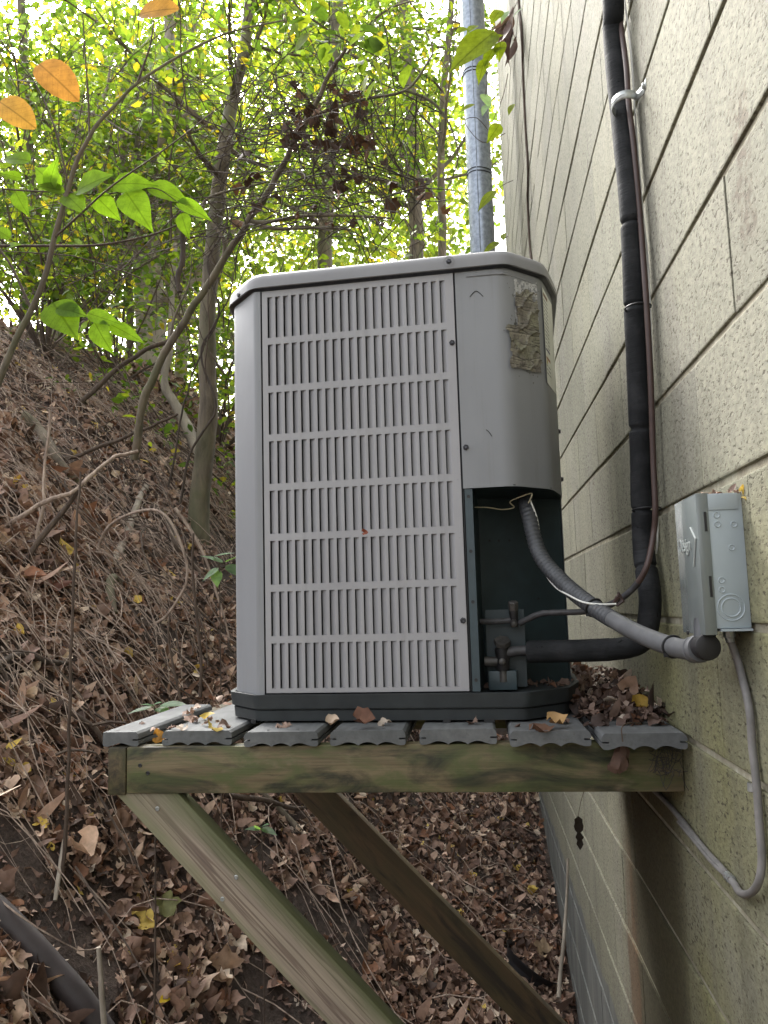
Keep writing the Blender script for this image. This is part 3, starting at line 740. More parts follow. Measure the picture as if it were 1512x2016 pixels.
MB().tube([(.008, 0, .036), (.03, 0, .0385), (.066, .001, .039)], [.0112, .0105, .0105], 14).build('valve_stub', M_LINE, big)
sm = MB().disc_stack((0, 0, 0), (0, 0, 1), [(0, .006), (.006, .0085), (.024, .0085), (.027, .0095), (.033, .0095)], 14).build('service_valve', M_VALVE, ac); sm.location = (.3195, .064, .178)
MB().disc_stack((0, 0, 0), (0, -.28, .95), [(0, .0098), (.010, .0104), (.017, .0104), (.0185, .0092)], 6).build('valve_cap', M_BRASS, sm, smooth=False).location = (0, 0, .034)
MB().disc_stack((0, 0, 0), (0, -.9, -.35), [(0, .0055), (.009, .0058), (.010, .0072), (.017, .0064), (.019, .003)], 10).build('valve_port', M_BRASS, sm).location = (0, -.006, .012)
MB().tube(smooth_path([(-.070, .012, .013), (-.03, .004, .0125), (-.006, 0, .0145)], 4), .0062, 10).build('valve_stub', M_LINE, sm)
# debris caught in the pan and on the grille
dm = rng.integers(0, 1)

# ================================================================= pipes and cables along the wall
def unit_w(u, v, z):
    c, s = math.cos(UY), math.sin(UY); return Vector((-.251 + u * c - v * s, 1.635 + u * s + v * c, ZD + z))
# foam-insulated suction line
XP = W - .030
pp = [aX(1204, -60, XP), aX(1207, 60, XP), aX(1215, 150, XP), aX(1231, 300, XP), aX(1243, 440, XP), aX(1250, 600, XP), aX(1257, 760, XP), aX(1262, 900, XP), aX(1264, 1003, XP), aX(1267, 1080, XP), aX(1272, 1120, XP), aX(1280, 1180, XP)]
tail = [Vector((.3150, 1.585, -.050)), Vector((.302, 1.592, -.078)), Vector((.272, 1.610, -.090)), Vector((.225, 1.632, -.094)), Vector((.16, 1.652, -.0955)), Vector((.098, 1.676, -.0965))]
top_ext = [Vector((XP + .0, pp[0].y + .01, 3.2)), Vector((XP, pp[0].y, 2.0))]
path = smooth_path(top_ext + pp + tail, 12)
joints = [aX(1243, 440, XP).z, aX(1250, 604, XP).z, aX(1264, 1004, XP).z, aX(1262, 842, XP).z]
rad = []
for i, q in enumerate(path):
    r = .0212 + .0011 * float(fbm(q.z * 9, q.x * 9, 3)) * 2 + .0002 * math.sin(q.z * 37)
    for jz in joints:
        if q.x > .30: r -= .0045 * math.exp(-((q.z - jz) / .0045) ** 2)
    if q.z > .062 - .0 and q.z < .075: r += .0012
    if q.z < .060: r += -.0008
    rad.append(r)
# refine around joints
pth2 = []; rd2 = []
for i in range(len(path) - 1):
    for j in range(3):
        t = j / 3; q = path[i].lerp(path[i + 1], t); r = .0212 + .0011 * float(fbm(q.z * 9, q.x * 9, 3)) * 2 + .0002 * math.sin(q.z * 37) + .0006 * float(fbm(q.z * 60, q.x * 60, 9))
        if q.x > .30:
            for jz in joints: r -= .005 * math.exp(-((q.z - jz) / .004) ** 2)
            r -= .004 * math.exp(-((q.z - .062) / .003) ** 2)
        if q.x < .25: r *= 1.03
        pth2.append(q); rd2.append(r)
pipe = MB().tube(pth2, rd2, 18).build('insulated_pipe', M_FOAM, None, angle=60)
tag(pipe, 'thick black foam insulated pipe climbing the block wall', 'pipe')
cz = aX(1230, 205, XP)
st = MB()
ring = [Vector((cz.x + .0245 * math.cos(a), cz.y + .0262 * math.sin(a), cz.z - .004 * math.sin(a))) for a in np.linspace(-PI * .22, -PI * 1.45, 26)]
ring = [Vector((W - .0016, cz.y - .056, cz.z + .004)), Vector((W - .0018, cz.y - .036, cz.z + .004)), Vector((W - .006, cz.y - .028, cz.z + .0035))] + ring
vs = []; fs = []
for i, q in enumerate(ring):
    vs += [q + Vector((0, 0, -.0085)), q + Vector((0, 0, -.0032)), q + Vector((-.0014, -.0010, 0)), q + Vector((0, 0, .0032)), q + Vector((0, 0, .0085))]
for i in range(len(ring) - 1):
    for k in range(4): fs.append((i * 5 + k, i * 5 + k + 1, i * 5 + 5 + k + 1, i * 5 + 5 + k))
clampo = MB().add(vs, fs).build('pipe_clamp', M_ZINC, None, angle=40)
tag(clampo, 'zinc strap clamp holding black pipe to the wall near its top', 'clamp')
sdf = clampo.modifiers.new('thick', 'SOLIDIFY'); sdf.thickness = .0014
MB().disc_stack((0, 0, 0), (-1, 0, 0), [(0, .006), (.003, .006), (.0045, .0045)], 8).build('bolt', M_ZINC, clampo).location = (W - .0024, cz.y - .046, cz.z + .004)
# liquid line / thermostat cable: dark by the valve, brown up the wall
def w_at(x, y, Y): return aY(x, y, Y)
low = [unit_w(.330, .064, .186), w_at(1062, 1209, 1.655), w_at(1100, 1206, 1.640), w_at(1150, 1204, 1.620), w_at(1190, 1195, 1.595), w_at(1226, 1176, 1.57), w_at(1256, 1147, 1.545), w_at(1275, 1110, 1.532), aX(1287, 1050, W - .024), aX(1290, 1000, W - .020), aX(1286, 900, W - .018), aX(1281, 750, W - .017), aX(1273, 600, W - .017), aX(1262, 450, W - .017), aX(1248, 290, W - .018), aX(1238, 205, W - .020), aX(1233, 130, W - .018), aX(1221, 40, W - .017), aX(1214, -40, W - .018)]
up = [Vector((low[-1].x, low[-1].y + .005, 2.0)), Vector((low[-1].x, low[-1].y + .02, 3.2))]
sp = smooth_path(low + up, 8); k = 8 * 6
o = MB().tube(sp[:k + 1], [.0062 + .0007 * float(fbm(i * .5, 3, 2)) * 2 for i in range(k + 1)], 10).build('copper_line', M_LINE, None, angle=60)
tag(o, 'thin dark refrigerant line curving from the small valve to the wall', 'pipe')
o2 = MB().tube(sp[k:], .0056, 10).build('brown_cable', M_BROWN, None, angle=60); tag(o2, 'thin brown cable tied alongside the black insulated pipe', 'cable')
wl = smooth_path([aX(1292, 1090, W - .006), aX(1294, 1000, W - .005), aX(1278, 560, W - .005), aX(1266, 420, W - .005), aX(1252, 250, W - .0055), aX(1243, 110, W - .005), aX(1230, 0, W - .005), aX(1225, -60, W - .005)], 5)
tag(MB().tube(wl, .0017, 6).build('thin_wire', M_WHITE, None), 'thin white wire running up the wall behind the brown cable', 'wire')
# ties
def tie(c, axis, r, name_label, mat=None, sx=1.0):
    a = Vector(axis).normalized(); o_ = a.orthogonal().normalized(); q_ = a.cross(o_)
    pts = [Vector(c) + (o_ * math.cos(t) + q_ * math.sin(t)) * r for t in np.linspace(0, 2 * PI, 21)]
    b = MB().tube(pts, .0017, 6, cap=False); b.box(tuple(Vector(c) + o_ * r - Vector((.003, .003, .003))), tuple(Vector(c) + o_ * r + Vector((.003, .003, .003))))
    return tag(b.build('cable_tie', mat or M_BLACK, None), name_label, 'cable tie')
tie(aX(1256, 606, W - .028), (0, .05, 1), .0238, 'black cable tie around pipe and brown cable in the notch above the machine')
tie(aX(1273, 1003, W - .026), (0, .05, 1), .0262, 'black cable tie around pipe and cable just above the sharp cable bend')
tie(aX(1211, 70, W - .026), (0, .05, 1), .0275, 'black cable tie around pipe above the zinc clamp') if False else None
# flexible conduit from the control box to the disconnect
fp = [unit_w(.354, .135, .462), unit_w(.354, .115, .44), w_at(1040, 1010, 1.675), w_at(1062, 1090, 1.63), w_at(1110, 1148, 1.56), w_at(1165, 1193, 1.48), w_at(1205, 1219, 1.425)]
fq = smooth_path(fp, 40); L = [0]
for i in range(1, len(fq)): L.append(L[-1] + (fq[i] - fq[i - 1]).length)
n = int(L[-1] / .0021); Lr = np.linspace(0, L[-1], n); FQ = []
for l in Lr:
    i = min(max(int(np.searchsorted(L, l)), 1), len(L) - 1); t = (l - L[i - 1]) / max(1e-9, L[i] - L[i - 1]); FQ.append(fq[i - 1].lerp(fq[i], t))
rr = [.0148 + .0011 * math.sin(l / .0098 * 2 * PI) * (1 - .55 * max(0, (l / L[-1] - .75) / .25)) for l in Lr]
flex = MB().tube(FQ, rr, 16).build('flexible_conduit', M_FLEX, None, angle=70)
tag(flex, 'ribbed grey flexible conduit swinging from the machine down to the wall box', 'conduit')
fp2 = [FQ[-1], w_at(1250, 1244, 1.355), w_at(1300, 1265, 1.275), w_at(1340, 1277, 1.205), w_at(1366, 1279, 1.165)]
SQ = smooth_path(fp2, 10)
MB().tube(SQ, .0144, 16).build('smooth_sleeve', M_FLEX2, flex, angle=60)
# 90 degree connector under the box
ec = w_at(1393, 1274, 1.128)
con = MB().disc_stack(ec, (.12, -1, 0), [(-.035, .014), (-.03, .0165), (-.006, .0168), (-.001, .0178), (.003, .017), (.0045, .0145)], 24).build('conduit_elbow', M_VALVE, None)
tag(con, 'dark round elbow fitting under the grey wall box', 'conduit fitting')
MB().disc_stack(w_at(1372, 1278, 1.155), Vector(w_at(1366, 1279, 1.165)) - ec, [(-.010, .0178), (-.008, .0188), (-.001, .0188), (.0, .0165), (.004, .0165), (.005, .0182), (.010, .0182), (.011, .0158)], 22).build('collar', M_FLEX2, con)
MB().tube([ec + Vector((0, .012, .004)), ec + Vector((.004, .02, .035))], .014, 14).build('neck', M_FLEX, con)
for Q, fr, r_, lab in ((FQ, .875, .0166, 'black cable tie strapping white wire to the ribbed conduit'), (SQ, .66, .0158, 'black cable tie on the smooth end of conduit near its elbow')):
    i = int(fr * (len(Q) - 1)); tie(Q[i], Q[i + 2] - Q[i - 2], r_, lab)
# white wires
ww = [w_at(1044, 985, 1.665), w_at(1057, 1020, 1.665), w_at(1062, 1055, 1.68), w_at(1060, 1095, 1.68), w_at(1074, 1130, 1.625), w_at(1095, 1157, 1.575), w_at(1120, 1172, 1.51), w_at(1150, 1186, 1.47), w_at(1185, 1190, 1.45), w_at(1213, 1189, 1.45)]
tag(MB().tube(smooth_path(ww, 8), .0017, 6).build('thin_wire', M_WHITE, None), 'thin white wire sagging below the ribbed conduit', 'wire')
cwp = [w_at(934, 999, 1.70), w_at(960, 999, 1.70), w_at(988, 1003, 1.70), w_at(1012, 999, 1.69), w_at(1004, 988, 1.68), w_at(1025, 978, 1.67), w_at(1047, 972, 1.66), w_at(1040, 991, 1.66)]
tag(MB().tube(smooth_path(cwp, 6), .0013, 6).build('thin_wire', M_CREAM, None), 'cream wire bent under the control panel in the dark recess', 'wire')
kn = w_at(1216, 1180, 1.545)
tag(MB().tube([kn + Vector((-.008, 0, -.008)), kn + Vector((.0, -.006, .004)), kn + Vector((.002, .0, .012)), kn + Vector((.008, 0, -.004)), kn + Vector((-.003, -.004, -.012))], [.003, .0045, .003, .0045, .002], 6).build('tape_knot', M_BROWN, None), 'twist of red brown tape where white wire meets the line', 'tape')

# ================================================================= disconnect box
XB0, YB0, YB1, ZB0, ZB1 = W - .058, 1.112, 1.226, -.0440, .1365
dbx = empty('disconnect_box', (W, (YB0 + YB1) / 2, ZB0)); DO = Vector(dbx.location)
tag(dbx, 'grey steel electrical disconnect box mounted on the block wall', 'electrical box')
def dpart(b, name, mat, **k): 
    o = b.build(name, mat, dbx, **k); o.location = -DO; return o
dpart(MB().box((XB0 + .001, YB0, ZB0 + .004), (W - .0006, YB1 - .002, ZB1)), 'housing', M_BOX, bevel=.0012)
lid = MB()
lid.box((XB0 - .0018, YB0 - .0016, ZB0 - .004), (XB0, YB1, ZB1 + .002))
lid.box((XB0 - .0018, YB0 - .0018, ZB0 - .004), (XB0 + .0135, YB0 - .0004, ZB1 + .002))
lid.box((XB0 - .0018, YB0 - .0016, ZB1 + .0006), (XB0 + .016, YB1, ZB1 + .002))
dpart(lid, 'lid', M_BOXLID, bevel=.0006)
dpart(MB().box((XB0 + .0137, YB0 - .0016, ZB1 - .021), (W - .006, YB0 - .0003, ZB1 + .0008)), 'top_flange', M_BOX, bevel=.0005)
dpart(MB().box((XB0 + .018, YB0 - .006, ZB0 + .0005), (W - .0012, YB0 + .03, ZB0 + .0035)), 'bottom_flange', M_BOX)
def onside(px, py): return aY(px, py, YB0 - .0006)
for (a, b_) in (((1386, 1008), (1391, 1046)), ((1397, 1134), (1401, 1175))):
    p = onside(*a); q = onside(*b_); c = (p + q) / 2
    dpart(MB().box((c.x - .0016, YB0 - .0026, q.z), (c.x + .0016, YB0 - .00185, p.z)), 'slot', M_VALVE)
for px in ((1411, 1014), (1413, 1032), (1445, 1032), (1441, 1078), (1421, 1142), (1422, 1161)):
    p = onside(*px); dpart(MB().disc_stack((p.x, YB0 - .0001, p.z), (0, -1, 0), [(-.001, .0046), (.0006, .0044), (.0010, .0036), (-.0002, .0022), (-.0006, .0008)], 18), 'rivet_dimple', M_BOX)
p = onside(1440, 1196)
for r0 in (.0170, .0118):
    dpart(MB().tube([(p.x + r0 * math.cos(a), YB0 - .0001, p.z + r0 * math.sin(a)) for a in np.linspace(0, 2 * PI, 41)], .0012, 6, cap=False), 'knockout', M_BOX)
# raised lettering and chevron on the lid (reads away from the viewer to the near edge)
fc = bpy.data.curves.new('lettering', 'FONT'); fc.body = 'Design'; fc.size = .026; fc.extrude = .0006; fc.align_x = 'RIGHT'; fc.space_character = .9
fo = bpy.data.objects.new('lettering_curve', fc); COL.objects.link(fo)
bpy.context.view_layer.update()
fm = bpy.data.meshes.new_from_object(fo.evaluated_get(bpy.context.evaluated_depsgraph_get())); bpy.data.objects.remove(fo)
M_EMB = simple('emboss_paint', (.40, .43, .41), .3, .05)
lt = link('lettering', fm, M_EMB, dbx); lt.location = Vector((XB0 - .0030, YB0 + .036, .066)) - DO; lt.rotation_euler = Matrix(((0, 0, -1), (-1, 0, 0), (0, 1, 0))).to_euler()
ch = MB(); xx = XB0 - .0030
ch.tube([(xx, YB0 + .030, .096), (xx, YB0 + .008, .079)], .0012, 6); ch.tube([(xx, YB0 + .008, .079), (xx, YB0 + .026, .043)], .0012, 6)
dpart(ch, 'chevron', M_EMB)
dpart(MB().disc_stack((XB0 - .002, YB1 - .03, ZB0 - .003), (-1, 0, 0), [(0, .0035), (.002, .003)], 8), 'latch', M_VALVE)
# grey cable from the box down the wall and back under the deck
XC = W - .0075
cp = [aX(1433, 1250, W - .022), aX(1441, 1270, W - .016), aX(1455, 1310, XC), aX(1475, 1395, XC), aX(1481, 1470, XC), aX(1489, 1540, XC), aX(1495, 1620, XC), aX(1500, 1690, XC), aX(1494, 1735, XC - .004), aX(1478, 1758, XC - .004), aX(1458, 1758, XC - .002), aX(1444, 1738, XC), aX(1418, 1706, XC), aX(1385, 1670, XC), aX(1340, 1612, XC), aX(1310, 1578, XC), Vector((XC, 2.0, -.395)), Vector((XC, 2.3, -.40))]
cab = MB().tube(smooth_path(cp, 8), .0052, 10).build('grey_cable', M_CABLE, None, angle=60)
tag(cab, 'grey cable looping from the box down the wall and back under the deck', 'cable')
MB().disc_stack(aX(1436, 1253, W - .02), (.1, .1, -1), [(-.008, .008), (.0, .008), (.001, .0062), (.007, .0062)], 10).build('gland', M_ZINC, cab)
def strap(px, ax):
    c = aX(px[0], px[1], W - .001); b = MB()
    b.box((W - .0022, c.y - .014, c.z - .0055), (W - .0008, c.y - .006, c.z + .0055))
    ring = [Vector((W - .006 + .0068 * -math.sin(t), c.y + .0068 * -math.cos(t), c.z)) for t in np.linspace(0, PI, 9)]
    vs = []
    for q in ring: vs += [q + Vector((0, 0, -.0055)), q + Vector((0, 0, .0055))]
    b.add(vs, [(2 * i, 2 * i + 1, 2 * i + 3, 2 * i + 2) for i in range(len(ring) - 1)])
    b.disc_stack((W - .0022, c.y - .0105, c.z), (-1, 0, 0), [(0, .003), (.0018, .0027)], 8)
    o = b.build('cable_strap', M_ZINC, cab)
    return o
strap((1490, 1549), 0)
s2 = MB().tube([aX(1432, 1724, XC), aX(1440, 1732, XC)], .0068, 10).build('cable_strap', M_ZINC, cab)
# second lead beside it
sp2 = [aX(1436, 1730, XC - .003), aX(1405, 1702, XC - .006), aX(1370, 1660, XC - .006), aX(1335, 1618, XC - .004)]
MB().tube(smooth_path(sp2, 6), .0028, 8).build('cable_core', M_CABLE, cab)

# ================================================================= downspout
ds = empty('downspout', (.127, 5.0, float(H(.127, 5.0))))
tag(ds, 'galvanised round downspout by the far end of block wall', 'downspout')
zb = float(H(.127, 5.0))
MB().tube(smooth_path([(0, .30, -.74 - zb), (0, .14, -.68 - zb), (0, 0, -.52 - zb), (0, 0, -.2 - zb), (0, 0, 3 - zb), (0, 0, 8.6 - zb)], 5), .0795, 28).build('pipe', M_GALV, ds)
MB().tube([(-.018, -.0785, -.45 - zb), (-.018, -.0785, 8.6 - zb)], .004, 6).build('seam', M_GALV, ds)
for py in (152, 348):
    z = aY(940, py, 5.0).z - zb
    bb = MB()
    for dz in (0, .022): bb.tube([Vector((.0815 * math.cos(a), .0815 * math.sin(a), z + dz + .006 * math.sin(a * 2))) for a in np.linspace(0, 2 * PI, 33)], .0028, 6, cap=False)
    bb.build('wire_band', M_BLACK, ds)

# ================================================================= leaves: templates and scatter
def ovate(xs, hw):
    V = []; F = []; prev = None
    for x, h in zip(xs, hw):
        if h == 0: cur = [len(V)]; V.append((x, 0, 0))
        else: cur = [len(V), len(V) + 1, len(V) + 2]; V += [(x, h, 0), (x, 0, 0), (x, -h, 0)]
        if prev is not None:
            if len(prev) == 1: F += [(prev[0], cur[1], cur[0]), (prev[0], cur[2], cur[1])]
            elif len(cur) == 1: F += [(prev[0], prev[1], cur[0]), (prev[1], prev[2], cur[0])]
            else: F += [(prev[0], prev[1], cur[1]), (prev[0], cur[1], cur[0]), (prev[1], prev[2], cur[2]), (prev[1], cur[2], cur[1])]
        prev = cur
    return np.array(V, float), np.array(F)
T_FINE = ovate([0, .06, .16, .3, .45, .6, .74, .88, 1], [0, .15, .25, .29, .275, .215, .135, .05, 0])
T_OVAL = ovate([0, .05, .15, .3, .5, .7, .85, .95, 1], [0, .13, .23, .29, .30, .26, .18, .08, 0])
T_LEAF = ovate([0, .3, .68, 1], [0, .27, .21, 0])
T_FAR = ovate([0, .45, 1], [0, .30, 0])
def lobed(seed, deep=.45, n=5, ring=False):
    r = np.random.default_rng(seed); V = [(0, 0, 0), (-.42, 0, 0)]; out = []
    k = n * 4
    for i in range(k):
        a = -2.75 + 5.5 * i / (k - 1)
        ph = (i % 4) / 4; lob = [.80, 1.0, .90, 1 - deep * .8][i % 4]
        rad = lob * (.62 - .16 * abs(a) / 2.75) * (1 + r.uniform(-.12, .12)); out.append((math.cos(a) * rad, math.sin(a) * rad * 1.05, 0))
    m = len(out)
    if not ring: return np.array([(0, 0, 0)] + out, float), np.array([(0, i + 1, i + 2) for i in range(m - 1)])
    inn = [(out[i][0] * .55, out[i][1] * .55, 0) for i in range(0, m, 2)]; q = len(inn); F = [(0, i + 1, i + 2) for i in range(q - 1)]
    for i in range(m - 1):
        a, b = 1 + i // 2, min(1 + (i + 1) // 2, q)
        F.append((a, q + 1 + i, q + 2 + i))
        if a != b: F.append((a, q + 2 + i, b))
    return np.array([(0, 0, 0)] + inn + out, float), np.array(F)
T_LOBE = [lobed(s, d, n) for s, d, n in ((1, .30, 5), (2, .18, 3), (3, .34, 5), (4, .12, 3))]
T_RING = [lobed(s, d, n, True) for s, d, n in ((1, .30, 5), (2, .18, 3), (3, .34, 5), (4, .12, 3))]
def norm(a): return a / np.maximum(np.linalg.norm(a, axis=-1, keepdims=True), 1e-9)
def leaf_arrays(T, P, A, Nn, size, curl, col, jit=.0, width=1.0):
    """P base points, A leaf axis, Nn face normals; curl (N,3)"""
    V, Fc = T; N = len(P); k = len(V)
    A = norm(A); B = norm(np.cross(Nn, A)); C = np.cross(A, B)
    x = np.broadcast_to(V[None, :, 0], (N, k)); y = np.broadcast_to(V[None, :, 1], (N, k)) * width
    z = curl[:, 0:1] * x * x + curl[:, 1:2] * np.abs(y) + curl[:, 2:3] * x * y
    if jit: z = z + rng.normal(0, jit, (N, k))
    s = size[:, None]
    pts = P[:, None, :] + (x * s)[..., None] * A[:, None, :] + (y * s)[..., None] * B[:, None, :] + (z * s)[..., None] * C[:, None, :]
    F = (Fc[None] + (np.arange(N) * k)[:, None, None]).reshape(-1, 3)
    c = np.repeat(col, k, axis=0) * rng.uniform(.86, 1.14, (N * k, 1))
    return pts.reshape(-1, 3), F, c
def merge(parts):
    Vs, Fs, Cs, o = [], [], [], 0
    for v, f, c in parts: Vs.append(v); Fs.append(f + o); Cs.append(c); o += len(v)
    return np.concatenate(Vs), np.concatenate(Fs), np.concatenate(Cs)
def pick(pal, n, w=None):
    pal = np.array(pal, float); i = rng.choice(len(pal), n, p=None if w is None else np.array(w) / sum(w))
    return pal[i] * rng.uniform(.8, 1.22, (n, 1))
def rdir(n): return norm(rng.normal(size=(n, 3)))
DEAD = [(.120, .078, .062), (.175, .117, .092), (.255, .178, .140), (.37, .28, .22), (.055, .037, .030), (.17, .088, .055), (.46, .35, .09), (.46, .39, .32)]
DEAD_W = [22, 22, 17, 9, 14, 5, .8, 4]
def litter(P, smin, smax, lift, tilt, ring=False, dark=1.0, pal=DEAD, w=DEAD_W):
    n = len(P); Nn = norm(Hn(P[:, 0], P[:, 1]) + rng.normal(0, tilt, (n, 3))); A = np.cross(Nn, rdir(n))
    size = rng.uniform(smin, smax, n); P = P + np.stack([np.zeros(n), np.zeros(n), rng.uniform(0, lift, n)], 1)
    col = pick(pal, n, w) * dark * 1.42 * np.array([1.04, 1, .94]); parts = []
    which = rng.integers(0, 5, n)
    for q in range(5):
        m = which == q
        if not m.any(): continue
        cu = np.stack([rng.normal(.1, .8, m.sum()), rng.normal(.3, .6, m.sum()), rng.normal(0, 1.1, m.sum())], 1)
        T = (T_RING if ring else T_LOBE)[q] if q < 4 else T_LEAF
        parts.append(leaf_arrays(T, P[m], A[m], Nn[m], size[m] * (1 if q < 4 else 1.1), cu, col[m], .05 if q < 4 else .04))
    return merge(parts)
# ---- litter over the bank
def region(n, x0, x1, y0, y1):
    x = rng.uniform(x0, x1, n); y = rng.uniform(y0, y1, n); return x, y
parts = []
for n, x0, x1, y0, y1, s0, s1 in ((15000, -2.1, .34, 1.5, 4.2, .014, .060), (900, -2.1, .34, 1.5, 3.6, .055, .095), (15000, -3.6, .34, 4.0, 7.2, .018, .064), (2600, -3.2, -1.9, 1.5, 4.5, .05, .11), (6000, -5.5, .2, 7, 11, .06, .12), (1800, -2, .34, -.5, 1.5, .05, .11), (2500, -9, -3.4, 2, 11, .07, .13)):
    x, y = region(n, x0, x1, y0, y1)
    keep = (fbm(x * 2.6, y * 2.6, 31) > -.14 - .2 * (x > -.5) + .03 * ((x > -1.8) & (x < -.6) & (y < 3.4))) & (x < .335)
    x, y = x[keep], y[keep]
    parts.append(litter(np.stack([x, y, H(x, y)], 1), s0, s1, .018, .33, y1 < 5))
v, f, c = merge(parts)
tag(link('leaf_litter', big_mesh('leaf_litter', v, f, c, smooth=True), M_LITTER), 'carpet of curled brown fallen leaves over the bank', 'leaves', kind='stuff')
# small broken bits
x, y = region(26000, -3.4, .33, 1.5, 6.5); n = len(x); P = np.stack([x, y, H(x, y) + rng.uniform(0, .012, n)], 1)
Nn = norm(Hn(x, y) + rng.normal(0, .5, (n, 3))); v, f, c = leaf_arrays(T_FAR, P, np.cross(Nn, rdir(n)), Nn, rng.uniform(.012, .04, n), rng.normal(0, .6, (n, 3)), pick(DEAD, n, DEAD_W) * 1.3)
tag(link('leaf_crumbs', big_mesh('leaf_crumbs', v, f, c), M_LITTER), 'broken leaf bits scattered over the dark soil', 'leaf bits', kind='stuff')

# ---- dead stems and twigs lying down the bank
def twig_set(n, xr, yr, lr, rr, seed, lift=.05, slope_bias=1.0, seg=6):
    b_v, b_f = [], []; o = 0
    for i in range(n):
        x = rng.uniform(*xr); y = rng.uniform(*yr); L = rng.uniform(*lr); r = rng.uniform(*rr)
        nrm = Hn(np.array([x]), np.array([y]))[0]
        down = np.array([nrm[0], nrm[1]]); down /= max(1e-6, np.linalg.norm(down))
        d = down * slope_bias + rng.normal(0, .55, 2); d /= np.linalg.norm(d)
        curve = rng.normal(0, .9); h0 = rng.uniform(.0, lift); arch = rng.uniform(-.2, 1) * lift * 1.2
        pts = []
        for k in range(seg + 1):
            t = k / seg; a = curve * (t - .5); dd = np.array([d[0] * math.cos(a) - d[1] * math.sin(a), d[0] * math.sin(a) + d[1] * math.cos(a)])
            px_ = x + dd[0] * L * .72 * (t - .5); py_ = y + dd[1] * L * .72 * (t - .5)
            if px_ > .33: px_ = .33
            pts.append((px_, py_, float(H(px_, py_)) + r + h0 + arch * math.sin(PI * t) + rng.normal(0, .004)))
        m = MB().tube(pts, taper(seg + 1, r, r * .45), 4)
        b_v += m.v; b_f += [tuple(q + o for q in ff) for ff in m.f]; o += len(m.v)
    m = MB(); m.v = b_v; m.f = b_f; return m
TW = [((-3.4, -1.45), (1.7, 4.2), 880), ((-3.8, -1.5), (4, 7), 900), ((-1.6, .25), (1.7, 5.5), 220), ((-4.5, -1.5), (6.5, 10), 260)]
mm = MB()
for xr, yr, n in TW:
    q = twig_set(n, xr, yr, (.22, 1.0), (.0010, .0034), 1, .08); mm.add(q.v, q.f)
tag(mm.build('dead_stems', M_TWIG, None, smooth=False), 'tangle of thin dead stems lying down the bank', 'twigs', kind='stuff')
q = twig_set(170, (-3.4, -1.0), (1.8, 7), (.3, .9), (.003, .007), 2, .10)
tag(q.build('fallen_twigs', M_STEM, None, smooth=False), 'dark fallen twigs caught on the bank among leaves', 'twigs', kind='stuff')

# ---- single branches, roots and stems on the bank
def gp(x, y, lift=0.0): return G(x, y, lift)
def stick(name, pts, r0, r1, mat, label, cat, n=8, sub=6, twigs=None, wob=.0):
    sp_ = smooth_path(pts, sub)
    if wob: sp_ = [q + Vector((wob * float(fbm(i * .35, 1, 61)), 0, wob * float(fbm(i * .35, 7, 67)))) for i, q in enumerate(sp_)]
    rs = [r * (1 + .25 * float(fbm(i * .6, 3, 71))) for i, r in enumerate(taper(len(sp_), r0, r1))]
    o = MB().tube(sp_, rs, n).build(name, mat, None, angle=70); tag(o, label, cat)
    for t in twigs or []:
        p_ = smooth_path(t[0], 4); MB().tube(p_, taper(len(p_), t[1], t[1] * .4), 6).build('side_twig', mat, o, angle=70)
    return o
def at_bank(pts, lift, dt=0.0):
    return [G(x, y, l) for (x, y), l in zip(pts, lift if hasattr(lift, '__len__') else [lift] * len(pts))]
def deep(pts, Y): return [aY(x, y, Y[i] if hasattr(Y, '__len__') else Y) for i, (x, y) in enumerate(pts)]
g0 = G(60, 1000); g1 = G(260, 890)
stick('dead_branch', [aY(-30, 1062, g0.y - .25), aY(60, 1005, g0.y - .3), aY(150, 962, g0.y - .25), aY(215, 905, g0.y - .1), aY(272, 888, g0.y)], .013, .008, M_TWIG, 'pale dead stick lying level across the bank, broken at one end', 'branch', twigs=None, wob=.03)
stick('dead_branch', deep([(91, 907), (160, 895), (240, 862), (300, 838), (350, 815)], [4.6, 4.6, 4.65, 4.7, 4.75]), .014, .008, M_STEM, 'thin brown stick slanting up above the pale dead stick', 'branch', wob=.03)
stick('dead_branch', deep([(10, 840), (60, 828), (110, 822), (150, 802), (215, 740), (285, 690), (332, 668)], [5.2, 5.2, 5.3, 5.3, 5.4, 5.5, 5.6]), .022, .016, M_STEM, 'long brown limb slanting up the bank to the leaning branch', 'branch', wob=.04)
stick('root', at_bank([(214, 1112), (238, 1085), (255, 1046), (272, 1000), (288, 962)], [.0, .01, .02, .03, .01]), .026, .020, M_BARK_P, 'thick grey exposed root rising steeply to the tree foot', 'root', wob=.02)
stick('root', at_bank([(40, 830), (75, 860), (105, 905), (135, 945), (165, 960)], [.02, .03, .03, .02, .0]), .05, .02, M_BARK, 'thick grey half-buried root on the upper bank', 'root', wob=.03)
stick('root', at_bank([(222, 1215), (216, 1180), (222, 1160), (234, 1155)], [.0, .03, .05, .01]), .024, .02, M_BARK, 'short knobbly root stub poking out of the soil', 'root')
stick('root', at_bank([(300, 1010), (330, 1045), (345, 1090), (385, 1130), (420, 1175), (462, 1210)], [.04, .05, .04, .03, .02, .0]), .022, .010, M_STEM, 'dark root running down from the tree foot beside machine', 'root', wob=.02)
ar = [(186, 1105), (200, 1060), (222, 1030), (262, 1010), (302, 1004), (330, 1020), (352, 1060), (367, 1108), (366, 1150), (349, 1182), (325, 1215), (298, 1231)]
gA = G(190, 1105).y; gB = G(298, 1240).y
stick('arching_vine', [aY(x, y, gA + (gB - gA) * i / 11 - .10 * math.sin(PI * i / 11)) for i, (x, y) in enumerate(ar)], .008, .006, M_TWIG, 'bare arching vine looping over the bank below the tree', 'vine')
av = [(345, 1000), (372, 1040), (393, 1075), (412, 1120), (430, 1180), (440, 1210), (452, 1260)]
